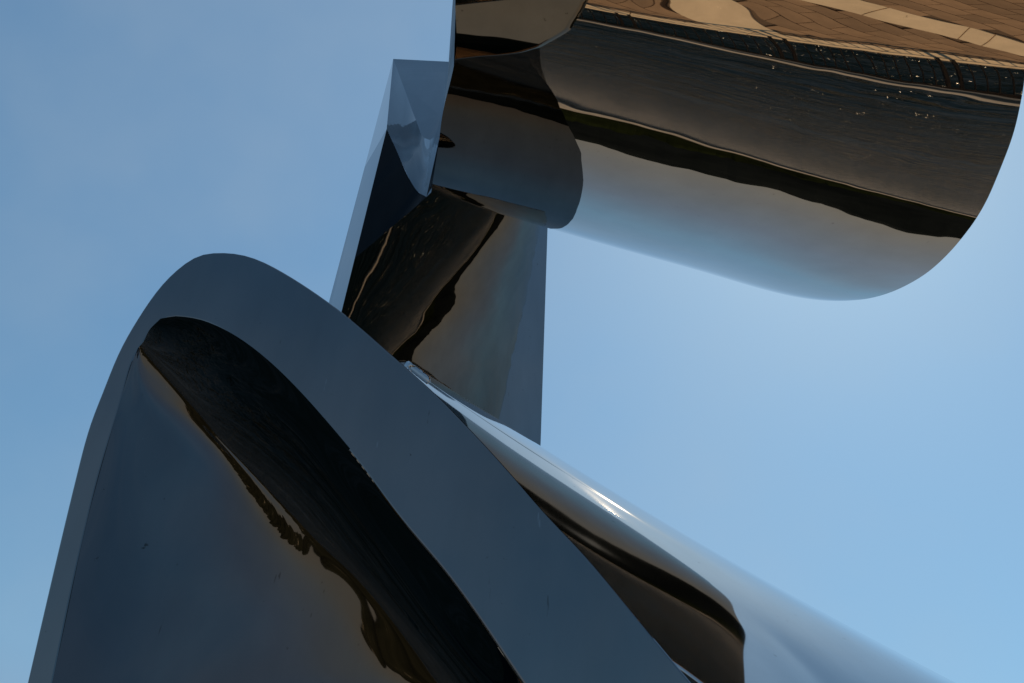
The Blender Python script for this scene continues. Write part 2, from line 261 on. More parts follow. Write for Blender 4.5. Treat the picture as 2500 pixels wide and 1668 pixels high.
TUBE = [[[-0.32796,1.96151,3.53264],[-0.32706,1.95697,3.52829],[-0.32557,1.9497,3.52116],[-0.32162,1.92969,3.50012],[-0.31278,1.88286,3.4485],[-0.30437,1.84041,3.4005],[-0.30446,1.84967,3.41061],[-0.30629,1.86973,3.4414],[-0.29488,1.81331,3.37002],[-0.27495,1.70953,3.20909],[-0.26,1.63788,3.08553],[-0.25057,1.6023,3.02453],[-0.24228,1.57592,2.97149],[-0.23294,1.54373,2.91262],[-0.22369,1.5121,2.85477],[-0.21504,1.48386,2.80056],[-0.2096,1.46646,2.76651],[-0.20695,1.45796,2.74991]],[[-0.2642,1.97852,3.50246],[-0.26179,1.9627,3.4869],[-0.2588,1.94225,3.46659],[-0.25585,1.91908,3.4424],[-0.24981,1.87234,3.39176],[-0.24416,1.8281,3.34249],[-0.24475,1.82795,3.34116],[-0.24738,1.83753,3.35699],[-0.24066,1.78576,3.29226],[-0.22622,1.69605,3.15561],[-0.214,1.63319,3.0485],[-0.20501,1.60008,2.99268],[-0.19741,1.5734,2.94081],[-0.18958,1.53994,2.88151],[-0.18223,1.50638,2.82213],[-0.17565,1.47591,2.76584],[-0.17161,1.45705,2.73039],[-0.16965,1.44788,2.71316]],[[-0.13838,2.01213,3.44138],[-0.13614,1.97991,3.41133],[-0.13375,1.94043,3.37418],[-0.13309,1.91061,3.34448],[-0.13169,1.86032,3.29243],[-0.13125,1.81112,3.24027],[-0.13502,1.80038,3.22813],[-0.141,1.79899,3.231],[-0.14121,1.74876,3.17046],[-0.13485,1.66912,3.05262],[-0.1279,1.61342,2.96018],[-0.12131,1.583,2.91147],[-0.11633,1.55648,2.86283],[-0.11191,1.52144,2.8044],[-0.10824,1.48551,2.74458],[-0.10534,1.45244,2.68724],[-0.10367,1.4318,2.65096],[-0.10286,1.42175,2.63335]],[[0.04652,2.05013,3.34079],[0.04483,2.00688,3.30385],[0.04213,1.95384,3.25833],[0.03809,1.91518,3.22365],[0.03191,1.85521,3.16734],[0.02412,1.79803,3.11262],[0.01531,1.78564,3.10131],[0.00493,1.78423,3.10636],[-0.00493,1.72539,3.04272],[-0.01178,1.63228,2.91844],[-0.01482,1.56941,2.8248],[-0.01383,1.53856,2.78049],[-0.01376,1.51288,2.73626],[-0.01449,1.4772,2.681],[-0.0157,1.44039,2.62387],[-0.01724,1.40666,2.56896],[-0.0183,1.38533,2.53402],[-0.01881,1.37481,2.51699]],[[0.22291,2.05686,3.22107],[0.21662,2.00941,3.18375],[0.20805,1.95138,3.13804],[0.19888,1.90959,3.10411],[0.18482,1.84581,3.04962],[0.16892,1.78541,2.99737],[0.15602,1.77257,2.98838],[0.14241,1.77123,2.9961],[0.12296,1.70828,2.9346],[0.10237,1.60859,2.81144],[0.08918,1.54105,2.71884],[0.08436,1.50773,2.6755],[0.07954,1.48036,2.63237],[0.07369,1.44319,2.57885],[0.06771,1.40502,2.52357],[0.0619,1.36989,2.47035],[0.05822,1.34757,2.43647],[0.05642,1.33653,2.41996]],[[0.38579,2.04216,3.096],[0.37498,1.99252,3.05981],[0.36073,1.93199,3.01566],[0.34703,1.88997,2.98439],[0.32638,1.82819,2.93613],[0.30345,1.76909,2.88961],[0.28611,1.75307,2.87992],[0.26826,1.74768,2.88491],[0.2411,1.68766,2.83175],[0.21142,1.59414,2.72441],[0.1911,1.52778,2.64005],[0.18077,1.49099,2.59585],[0.17087,1.45948,2.55112],[0.15967,1.4199,2.49785],[0.14852,1.3797,2.44325],[0.13791,1.34232,2.39063],[0.13124,1.31866,2.3573],[0.12801,1.30704,2.34113]],[[0.53784,2.02784,2.98318],[0.52146,1.97245,2.94541],[0.49991,1.90369,2.89847],[0.48084,1.85748,2.86647],[0.45524,1.80078,2.82566],[0.42673,1.74624,2.78612],[0.4025,1.72087,2.77007],[0.37684,1.70355,2.76411],[0.34544,1.65444,2.72437],[0.31575,1.58445,2.64912],[0.29383,1.52874,2.58245],[0.27821,1.48919,2.53696],[0.26254,1.45165,2.48875],[0.2455,1.40844,2.43437],[0.22862,1.36508,2.37928],[0.2126,1.32434,2.32628],[0.20261,1.29885,2.29301],[0.19779,1.28654,2.27701]],[[0.68429,2.02366,2.88734],[0.65981,1.95765,2.84506],[0.62729,1.87363,2.79111],[0.60042,1.81813,2.75478],[0.57078,1.76655,2.72],[0.53757,1.71734,2.68625],[0.50265,1.67745,2.65971],[0.46467,1.64256,2.63801],[0.43214,1.60808,2.61169],[0.41157,1.57221,2.57479],[0.39365,1.53341,2.53083],[0.37191,1.49112,2.48346],[0.34927,1.44628,2.43108],[0.3262,1.39923,2.37569],[0.30378,1.35288,2.32057],[0.28268,1.3091,2.26784],[0.26968,1.28216,2.23514],[0.26349,1.26938,2.21955]],[[0.82844,2.03006,2.80597],[0.79476,1.95471,2.76059],[0.74888,1.85534,2.7004],[0.7108,1.786,2.65715],[0.67537,1.73432,2.62359],[0.63628,1.68697,2.59165],[0.58825,1.63357,2.55524],[0.53599,1.58345,2.52016],[0.50146,1.5578,2.50009],[0.4898,1.54574,2.48868],[0.47488,1.51758,2.46081],[0.44412,1.4708,2.41062],[0.4136,1.41918,2.35572],[0.38581,1.37025,2.30194],[0.36041,1.3241,2.2502],[0.33737,1.28137,2.20155],[0.32344,1.25537,2.17158],[0.31681,1.24307,2.1573]],[[0.97577,2.05394,2.74032],[0.93188,1.96907,2.69199],[0.87078,1.85444,2.62628],[0.81827,1.76973,2.57578],[0.77242,1.71031,2.53786],[0.7234,1.65798,2.50213],[0.6624,1.59589,2.4592],[0.59744,1.53708,2.41668],[0.55536,1.5089,2.39308],[0.5391,1.49722,2.3826],[0.515,1.46443,2.35409],[0.46988,1.40945,2.3003],[0.4317,1.35313,2.24673],[0.40298,1.30689,2.19967],[0.38032,1.26675,2.15688],[0.36182,1.23113,2.11767],[0.35114,1.20965,2.09357],[0.34602,1.19938,2.082]],[[1.08554,2.09528,2.71183],[1.02629,1.98894,2.65383],[0.94983,1.85625,2.58085],[0.89129,1.77166,2.53139],[0.83482,1.70369,2.48813],[0.77396,1.64082,2.44525],[0.70721,1.57956,2.40222],[0.6383,1.52339,2.36128],[0.58356,1.48189,2.3274],[0.54481,1.44499,2.29522],[0.49864,1.39118,2.25017],[0.43944,1.32456,2.19338],[0.39764,1.26706,2.14433],[0.37289,1.22936,2.10677],[0.35766,1.20015,2.07463],[0.34764,1.17383,2.04519],[0.34289,1.15847,2.02726],[0.3407,1.15138,2.0187]],[[1.14645,2.12578,2.70212],[1.0746,2.00152,2.63617],[0.98799,1.85643,2.55826],[0.92914,1.77662,2.51149],[0.86621,1.70362,2.46499],[0.79742,1.63305,2.41731],[0.72929,1.57447,2.3755],[0.66058,1.52249,2.33734],[0.59629,1.47037,2.29603],[0.53933,1.41303,2.24749],[0.47813,1.34374,2.19148],[0.41174,1.26982,2.13389],[0.36893,1.21239,2.08803],[0.34712,1.1807,2.05589],[0.33662,1.15877,2.0296],[0.33185,1.13818,2.00543],[0.33087,1.12668,1.99089],[0.33059,1.12171,1.98401]]]
ADDED_REFLECTOR = [[[1.26013,4.04649,8.95016],[1.58708,3.98937,9.40072],[1.3996,3.99422,9.13954],[1.31872,3.92663,9.04127],[1.15767,3.82972,8.82253],[1.09442,3.75351,8.76472],[1.04711,3.67585,8.68325],[0.86992,3.5486,8.57892],[0.55089,3.41396,8.47292],[0.2569,3.2674,8.41959],[0.07732,3.17882,8.38707],[0.01474,3.13437,8.38291]],[[2.38832,3.8713,10.22302],[1.61815,3.96235,9.19962],[1.72191,3.92231,9.34465],[1.4435,3.86764,9.00467],[1.27719,3.74464,8.83743],[1.19055,3.6676,8.72552],[1.16968,3.58599,8.6575],[0.97942,3.45106,8.54036],[0.6466,3.3106,8.42683],[0.32303,3.16025,8.3422],[0.14616,3.065,8.31876],[0.07744,3.01919,8.3069]],[[1.94721,3.89035,9.16889],[2.11161,3.84657,9.3899],[1.87077,3.84585,9.10452],[1.65558,3.75611,8.87684],[1.36033,3.60149,8.64918],[1.31503,3.50895,8.54938],[1.28606,3.41743,8.44655],[1.10693,3.26866,8.36239],[0.82942,3.11061,8.31651],[0.50353,2.9583,8.23655],[0.3232,2.86338,8.202],[0.25064,2.81697,8.18598]],[[3.20814,3.61812,9.94875],[2.8681,3.64102,9.56245],[2.66026,3.62438,9.37962],[2.10976,3.54484,8.84246],[1.53539,3.3866,8.43543],[1.51519,3.25484,8.3216],[1.46648,3.13372,8.18952],[1.26394,2.99503,8.0699],[1.02943,2.85878,8.02804],[0.79315,2.71423,8.02285],[0.64552,2.62695,8.00864],[0.58591,2.58142,8.00194]],[[2.99755,3.56236,8.94378],[3.03246,3.52072,9.02068],[2.83347,3.49906,8.88263],[2.46389,3.34358,8.65045],[1.76426,3.15945,8.28029],[1.67704,2.99673,8.05444],[1.59883,2.84674,7.90016],[1.42955,2.72475,7.80616],[1.24438,2.62231,7.75954],[1.06512,2.51941,7.74981],[0.9697,2.44511,7.75589],[0.92567,2.40606,7.75326]],[[3.08443,3.47488,8.40945],[2.95367,3.45311,8.29383],[2.89011,3.40314,8.32547],[2.54272,3.20437,8.16808],[1.89659,2.9607,8.01044],[1.77477,2.75014,7.72915],[1.65442,2.58777,7.54343],[1.56409,2.48527,7.51178],[1.45881,2.40052,7.48708],[1.34778,2.33637,7.48015],[1.28433,2.28292,7.47444],[1.25788,2.25292,7.47398]],[[3.03056,3.44039,7.93181],[2.96466,3.40495,7.9112],[2.88572,3.35557,7.93278],[2.61677,3.11205,7.89344],[1.90479,2.85194,7.76022],[1.78916,2.60804,7.46902],[1.69027,2.42887,7.31],[1.62891,2.34882,7.29505],[1.57144,2.26762,7.27954],[1.51482,2.2139,7.28561],[1.47209,2.16849,7.27479],[1.45348,2.14474,7.27217]],[[3.0252,3.42483,7.74571],[2.95074,3.38769,7.70844],[2.89233,3.33282,7.75734],[2.63584,3.07207,7.73989],[1.91642,2.79482,7.64812],[1.79802,2.5401,7.34447],[1.71108,2.35382,7.19444],[1.6659,2.27956,7.19157],[1.62257,2.20073,7.17395],[1.58435,2.151,7.18155],[1.55531,2.10547,7.17326],[1.54064,2.08348,7.1707]]]
RING_OUT = [[-0.64516,1.36531,2.17774],[-0.64782,1.36578,2.19221],[-0.65053,1.36625,2.20691],[-0.65329,1.36674,2.22184],[-0.65609,1.36724,2.23702],[-0.65895,1.36774,2.25244],[-0.66186,1.36825,2.26812],[-0.66483,1.36878,2.28405],[-0.66784,1.36931,2.30025],[-0.67091,1.36985,2.31672],[-0.67403,1.3704,2.33346],[-0.6772,1.37096,2.35049],[-0.68042,1.37152,2.36781],[-0.68368,1.3721,2.38542],[-0.68699,1.37268,2.40333],[-0.69035,1.37328,2.42156],[-0.69375,1.37388,2.4401],[-0.69719,1.37448,2.45897],[-0.70067,1.3751,2.47817],[-0.7042,1.37572,2.49771],[-0.70777,1.37635,2.51759],[-0.71137,1.37698,2.53784],[-0.71502,1.37763,2.55846],[-0.7187,1.37828,2.57946],[-0.72243,1.37893,2.60086],[-0.72621,1.3796,2.62267],[-0.73003,1.38027,2.6449],[-0.73382,1.38094,2.66753],[-0.73741,1.38157,2.69051],[-0.74061,1.38214,2.71375],[-0.74324,1.3826,2.73717],[-0.74512,1.38293,2.7607],[-0.74646,1.38317,2.78444],[-0.74763,1.38338,2.80855],[-0.74898,1.38361,2.83322],[-0.7504,1.38386,2.8584],[-0.75157,1.38407,2.88392],[-0.75215,1.38417,2.90956],[-0.75178,1.38411,2.93513],[-0.75041,1.38387,2.96059],[-0.74821,1.38348,2.98601],[-0.74533,1.38297,3.01148],[-0.74193,1.38237,3.03708],[-0.73785,1.38165,3.06264],[-0.73276,1.38075,3.08777],[-0.72629,1.37961,3.11209],[-0.71814,1.37818,3.13522],[-0.70813,1.37641,3.15695],[-0.6961,1.37429,3.17698],[-0.68143,1.3717,3.19362],[-0.66315,1.36848,3.20379],[-0.64133,1.36463,3.20645],[-0.61789,1.3605,3.20447],[-0.59388,1.35627,3.19917],[-0.56959,1.35198,3.19028],[-0.54525,1.34769,3.17768],[-0.5211,1.34343,3.16207],[-0.49731,1.33924,3.14441],[-0.47403,1.33513,3.12563],[-0.45133,1.33113,3.10645],[-0.42922,1.32723,3.08706],[-0.40764,1.32343,3.06749],[-0.38657,1.31971,3.04779],[-0.36597,1.31608,3.02802],[-0.34581,1.31252,3.00819],[-0.32615,1.30906,2.98824],[-0.30704,1.30569,2.96811],[-0.28845,1.30241,2.9479],[-0.27031,1.29921,2.92778],[-0.25256,1.29608,2.90787],[-0.23516,1.29301,2.88823],[-0.21809,1.29,2.86888],[-0.20134,1.28705,2.84983],[-0.18489,1.28415,2.83108],[-0.16871,1.2813,2.81266],[-0.15284,1.2785,2.79449],[-0.13734,1.27577,2.77643],[-0.12231,1.27311,2.75839],[-0.10775,1.27055,2.74029],[-0.09362,1.26806,2.72224],[-0.07985,1.26563,2.70433],[-0.06636,1.26325,2.68665],[-0.05313,1.26092,2.66924],[-0.04016,1.25863,2.65208],[-0.02747,1.25639,2.63513],[-0.01506,1.2542,2.61837],[-0.00295,1.25207,2.60179],[0.00885,1.24999,2.58535],[0.02033,1.24796,2.56905],[0.03155,1.24599,2.55292],[0.04257,1.24404,2.53704],[0.05347,1.24212,2.5215],[0.06435,1.2402,2.50636],[0.07525,1.23828,2.49169],[0.08615,1.23636,2.47741],[0.09696,1.23445,2.46344],[0.10759,1.23258,2.44966],[0.11797,1.23075,2.43598],[0.12802,1.22898,2.42233],[0.13773,1.22726,2.4087],[0.14714,1.2256,2.39511],[0.1563,1.22399,2.38162],[0.16524,1.22241,2.36825],[0.17399,1.22087,2.35504],[0.18258,1.21935,2.34201],[0.19104,1.21786,2.32916],[0.19937,1.2164,2.31649],[0.20759,1.21495,2.30403],[0.21572,1.21351,2.29177],[0.22378,1.21209,2.27973],[0.23176,1.21068,2.26788],[0.23965,1.20929,2.25621],[0.24742,1.20792,2.2447],[0.25505,1.20658,2.23333],[0.26252,1.20526,2.22208],[0.26984,1.20397,2.21093],[0.277,1.20271,2.19989],[0.28403,1.20147,2.18897],[0.29093,1.20025,2.17818],[0.29773,1.19905,2.16753]]
RING_IN = [[-0.60621,1.35844,2.18125],[-0.60824,1.3588,2.19296],[-0.61032,1.35916,2.20483],[-0.61244,1.35954,2.21685],[-0.61462,1.35992,2.22903],[-0.61686,1.36032,2.24138],[-0.61919,1.36073,2.2539],[-0.62158,1.36115,2.2666],[-0.62405,1.36159,2.27947],[-0.62657,1.36203,2.29252],[-0.62914,1.36248,2.30576],[-0.63175,1.36294,2.31917],[-0.6344,1.36341,2.33277],[-0.63707,1.36388,2.34655],[-0.63976,1.36436,2.36052],[-0.64247,1.36483,2.37468],[-0.64517,1.36531,2.38902],[-0.64786,1.36578,2.40356],[-0.65054,1.36626,2.41829],[-0.65321,1.36673,2.43322],[-0.65587,1.3672,2.44836],[-0.65854,1.36767,2.4637],[-0.66121,1.36814,2.47926],[-0.66391,1.36861,2.49505],[-0.66662,1.36909,2.51106],[-0.66934,1.36957,2.5273],[-0.67205,1.37005,2.54376],[-0.67472,1.37052,2.56046],[-0.67734,1.37098,2.57737],[-0.67988,1.37143,2.59451],[-0.68232,1.37186,2.61186],[-0.68464,1.37227,2.62943],[-0.68683,1.37266,2.64721],[-0.68892,1.37302,2.66522],[-0.69095,1.37338,2.68347],[-0.69295,1.37373,2.70198],[-0.69497,1.37409,2.72076],[-0.69706,1.37446,2.73984],[-0.69924,1.37484,2.75922],[-0.70156,1.37525,2.77895],[-0.70406,1.37569,2.79909],[-0.70679,1.37617,2.8197],[-0.70976,1.3767,2.84082],[-0.71264,1.37721,2.86227],[-0.71468,1.37757,2.88358],[-0.7151,1.37764,2.90424],[-0.71331,1.37733,2.92386],[-0.71002,1.37675,2.94286],[-0.70633,1.37609,2.96199],[-0.70205,1.37534,2.98083],[-0.69474,1.37405,2.99696],[-0.68259,1.37191,3.00733],[-0.66606,1.36899,3.00904],[-0.64771,1.36576,3.00552],[-0.62923,1.3625,3.00024],[-0.61056,1.35921,2.99319],[-0.5919,1.35592,2.98377],[-0.57341,1.35266,2.97216],[-0.55518,1.34944,2.95904],[-0.53729,1.34629,2.94506],[-0.51977,1.3432,2.93078],[-0.50264,1.34018,2.91633],[-0.48591,1.33723,2.90164],[-0.46958,1.33435,2.88665],[-0.45368,1.33154,2.87132],[-0.43818,1.32881,2.8557],[-0.42307,1.32615,2.83986],[-0.40834,1.32355,2.82389],[-0.39397,1.32102,2.8079],[-0.37994,1.31854,2.79193],[-0.36623,1.31613,2.77604],[-0.35283,1.31376,2.76023],[-0.33971,1.31145,2.74452],[-0.32687,1.30918,2.72893],[-0.31429,1.30697,2.71347],[-0.30194,1.30479,2.69815],[-0.28983,1.30265,2.68299],[-0.27795,1.30056,2.66797],[-0.26631,1.29851,2.65308],[-0.25491,1.2965,2.63832],[-0.24376,1.29453,2.62367],[-0.23287,1.29261,2.60912],[-0.22223,1.29073,2.59468],[-0.21186,1.28891,2.58032],[-0.20171,1.28712,2.5661],[-0.19173,1.28536,2.55205],[-0.18186,1.28362,2.53822],[-0.17205,1.28189,2.52467],[-0.16225,1.28016,2.51145],[-0.15242,1.27842,2.49856],[-0.14258,1.27669,2.486],[-0.13276,1.27496,2.47371],[-0.12301,1.27324,2.46164],[-0.11335,1.27154,2.44974],[-0.10384,1.26986,2.43799],[-0.09449,1.26821,2.42633],[-0.08536,1.2666,2.41474],[-0.07646,1.26503,2.40317],[-0.0678,1.2635,2.39163],[-0.05937,1.26202,2.38012],[-0.05115,1.26057,2.36867],[-0.04313,1.25915,2.35728],[-0.03529,1.25777,2.34596],[-0.02763,1.25642,2.33472],[-0.02012,1.2551,2.32358],[-0.01277,1.2538,2.31254],[-0.00554,1.25253,2.30161],[0.00156,1.25127,2.29079],[0.00856,1.25004,2.2801],[0.01547,1.24882,2.26954],[0.02229,1.24762,2.25911],[0.02905,1.24643,2.24882],[0.03575,1.24525,2.23867],[0.0424,1.24407,2.22867],[0.04902,1.2429,2.21883],[0.05561,1.24174,2.20913],[0.06215,1.24059,2.19956],[0.06863,1.23945,2.19013],[0.07506,1.23831,2.18081],[0.08142,1.23719,2.17161]]
LIP = [[-0.84155,3.33209,6.77814],[-0.83506,3.33766,6.76693],[-0.82858,3.34318,6.75569],[-0.82209,3.34867,6.74442],[-0.81561,3.35413,6.73314],[-0.80913,3.35956,6.72183],[-0.80265,3.36497,6.71053],[-0.79619,3.37036,6.69921],[-0.78973,3.37573,6.6879],[-0.78328,3.38109,6.6766],[-0.77685,3.38645,6.66532],[-0.77043,3.3918,6.65405],[-0.76402,3.39715,6.64281],[-0.75764,3.4025,6.63159],[-0.75131,3.4078,6.62022],[-0.74504,3.41299,6.60862],[-0.73883,3.4181,6.59686],[-0.73266,3.42317,6.58499],[-0.72651,3.4282,6.5731],[-0.72036,3.43323,6.56124],[-0.7142,3.43829,6.54949],[-0.70802,3.4434,6.53792],[-0.70179,3.44858,6.52659],[-0.6955,3.45386,6.51557],[-0.68913,3.45928,6.50492],[-0.68267,3.46486,6.49472],[-0.67609,3.47062,6.48503],[-0.66938,3.4766,6.47591],[-0.66253,3.48272,6.46677],[-0.65553,3.48892,6.45745],[-0.64832,3.49517,6.44835],[-0.64088,3.50147,6.43987],[-0.63317,3.5078,6.43242],[-0.62514,3.51417,6.42638],[-0.61675,3.52059,6.42221],[-0.60756,3.52794,6.42109],[-0.59759,3.53632,6.4226],[-0.58717,3.54526,6.42557],[-0.57662,3.55433,6.42883],[-0.56629,3.56306,6.43121],[-0.53899,3.5083,6.39535],[-0.5124,3.45086,6.35539],[-0.48714,3.36205,6.27449],[-0.45374,3.18778,6.07654],[-0.41709,2.96932,5.81388],[-0.38511,2.76572,5.56658],[-0.35437,2.55981,5.3103],[-0.3226,2.33931,5.02731],[-0.29284,2.12818,4.75203],[-0.26808,1.94965,4.51935],[-0.25121,1.82625,4.36467],[-0.24362,1.76883,4.30716],[-0.23859,1.72898,4.27536],[-0.23462,1.69574,4.25301],[-0.2314,1.66662,4.23645],[-0.22863,1.63916,4.22192],[-0.226,1.611,4.20566],[-0.22343,1.58195,4.18734],[-0.22107,1.55379,4.16982],[-0.21888,1.52644,4.15306],[-0.21684,1.49986,4.13698],[-0.21492,1.474,4.12152],[-0.21309,1.4488,4.10663],[-0.21133,1.42422,4.09221],[-0.20961,1.40019,4.07822],[-0.20795,1.37665,4.06455],[-0.20635,1.35363,4.05125],[-0.20483,1.33118,4.03847],[-0.20339,1.30936,4.02634],[-0.20205,1.28823,4.01498],[-0.2008,1.26785,4.00454],[-0.19965,1.24823,3.9951],[-0.1986,1.22927,3.98651],[-0.19763,1.21085,3.97853],[-0.1967,1.19284,3.97096],[-0.1958,1.17512,3.96356],[-0.1949,1.15757,3.95613],[-0.19397,1.14008,3.94842],[-0.19301,1.12255,3.94021]]
THROAT = [[-1.26216,4.60667,9.93288],[-1.24543,4.5916,9.86681],[-1.2287,4.57593,9.80018],[-1.212,4.55979,9.73319],[-1.19536,4.54328,9.66607],[-1.17882,4.52654,9.59902],[-1.16241,4.50967,9.53225],[-1.14617,4.4928,9.46597],[-1.13012,4.47605,9.40038],[-1.1143,4.45954,9.3357],[-1.09873,4.44341,9.27212],[-1.08344,4.42776,9.20985],[-1.06846,4.41275,9.14911],[-1.05377,4.39817,9.08949],[-1.03932,4.38372,9.03045],[-1.0251,4.3694,8.97201],[-1.01108,4.35522,8.91416],[-0.99725,4.34117,8.85693],[-0.98359,4.32725,8.80032],[-0.97008,4.31346,8.74434],[-0.95671,4.29981,8.689],[-0.94346,4.28629,8.63431],[-0.93032,4.2729,8.58028],[-0.91726,4.25964,8.52691],[-0.90428,4.24652,8.47422],[-0.89137,4.23353,8.42221],[-0.87849,4.22068,8.37089],[-0.86565,4.20796,8.32027],[-0.85283,4.19538,8.27036],[-0.84006,4.1827,8.21985],[-0.82742,4.16953,8.16684],[-0.81485,4.15624,8.11306],[-0.80232,4.14323,8.06038],[-0.78976,4.13092,8.01061],[-0.77713,4.11979,7.96559],[-0.76437,4.11029,7.92714],[-0.75141,4.10293,7.89707],[-0.73664,4.09794,7.87644],[-0.71817,4.09425,7.86162],[-0.69947,4.09063,7.8472],[-0.6894,4.0979,7.87665],[-0.67954,4.10518,7.90636],[-0.67401,4.11358,7.93974],[-0.6713,4.12309,7.97729],[-0.66952,4.13336,8.01805],[-0.66857,4.14427,8.06162],[-0.66834,4.15571,8.10757],[-0.66872,4.16757,8.1555],[-0.6696,4.17975,8.20498],[-0.67087,4.19217,8.25559],[-0.67241,4.20472,8.3069],[-0.67412,4.21734,8.3585],[-0.67588,4.22994,8.40995],[-0.67757,4.24245,8.46082],[-0.67926,4.25499,8.51168],[-0.68106,4.2677,8.56327],[-0.68301,4.28059,8.6156],[-0.68513,4.29366,8.66869],[-0.68746,4.30694,8.72252],[-0.69001,4.32042,8.77713],[-0.69282,4.33413,8.8325],[-0.69591,4.34806,8.88866],[-0.69932,4.36224,8.9456],[-0.70307,4.37668,9.00333],[-0.70713,4.3915,9.06212],[-0.71142,4.40679,9.12216],[-0.7159,4.42247,9.18334],[-0.72057,4.43847,9.24553],[-0.72539,4.4547,9.30859],[-0.73033,4.47109,9.3724],[-0.73538,4.48755,9.43683],[-0.7405,4.504,9.50174],[-0.74567,4.52039,9.567],[-0.75086,4.53662,9.63248],[-0.75605,4.55263,9.69805],[-0.76121,4.56835,9.76358],[-0.76631,4.5837,9.82892],[-0.77133,4.59861,9.89395],[-0.77623,4.61302,9.95853]]
PILLAR_FL = [-0.83776,3.33527]
PILLAR_FR = [0.19278,4.2]
PILLAR_BL = [-0.99168,3.62]
APEX=[-1.26216,4.60667,9.93288]
WALL_N=[-0.30015,-0.87044,0.3902]
RING_N=[-0.17365,-0.98481,0.0]
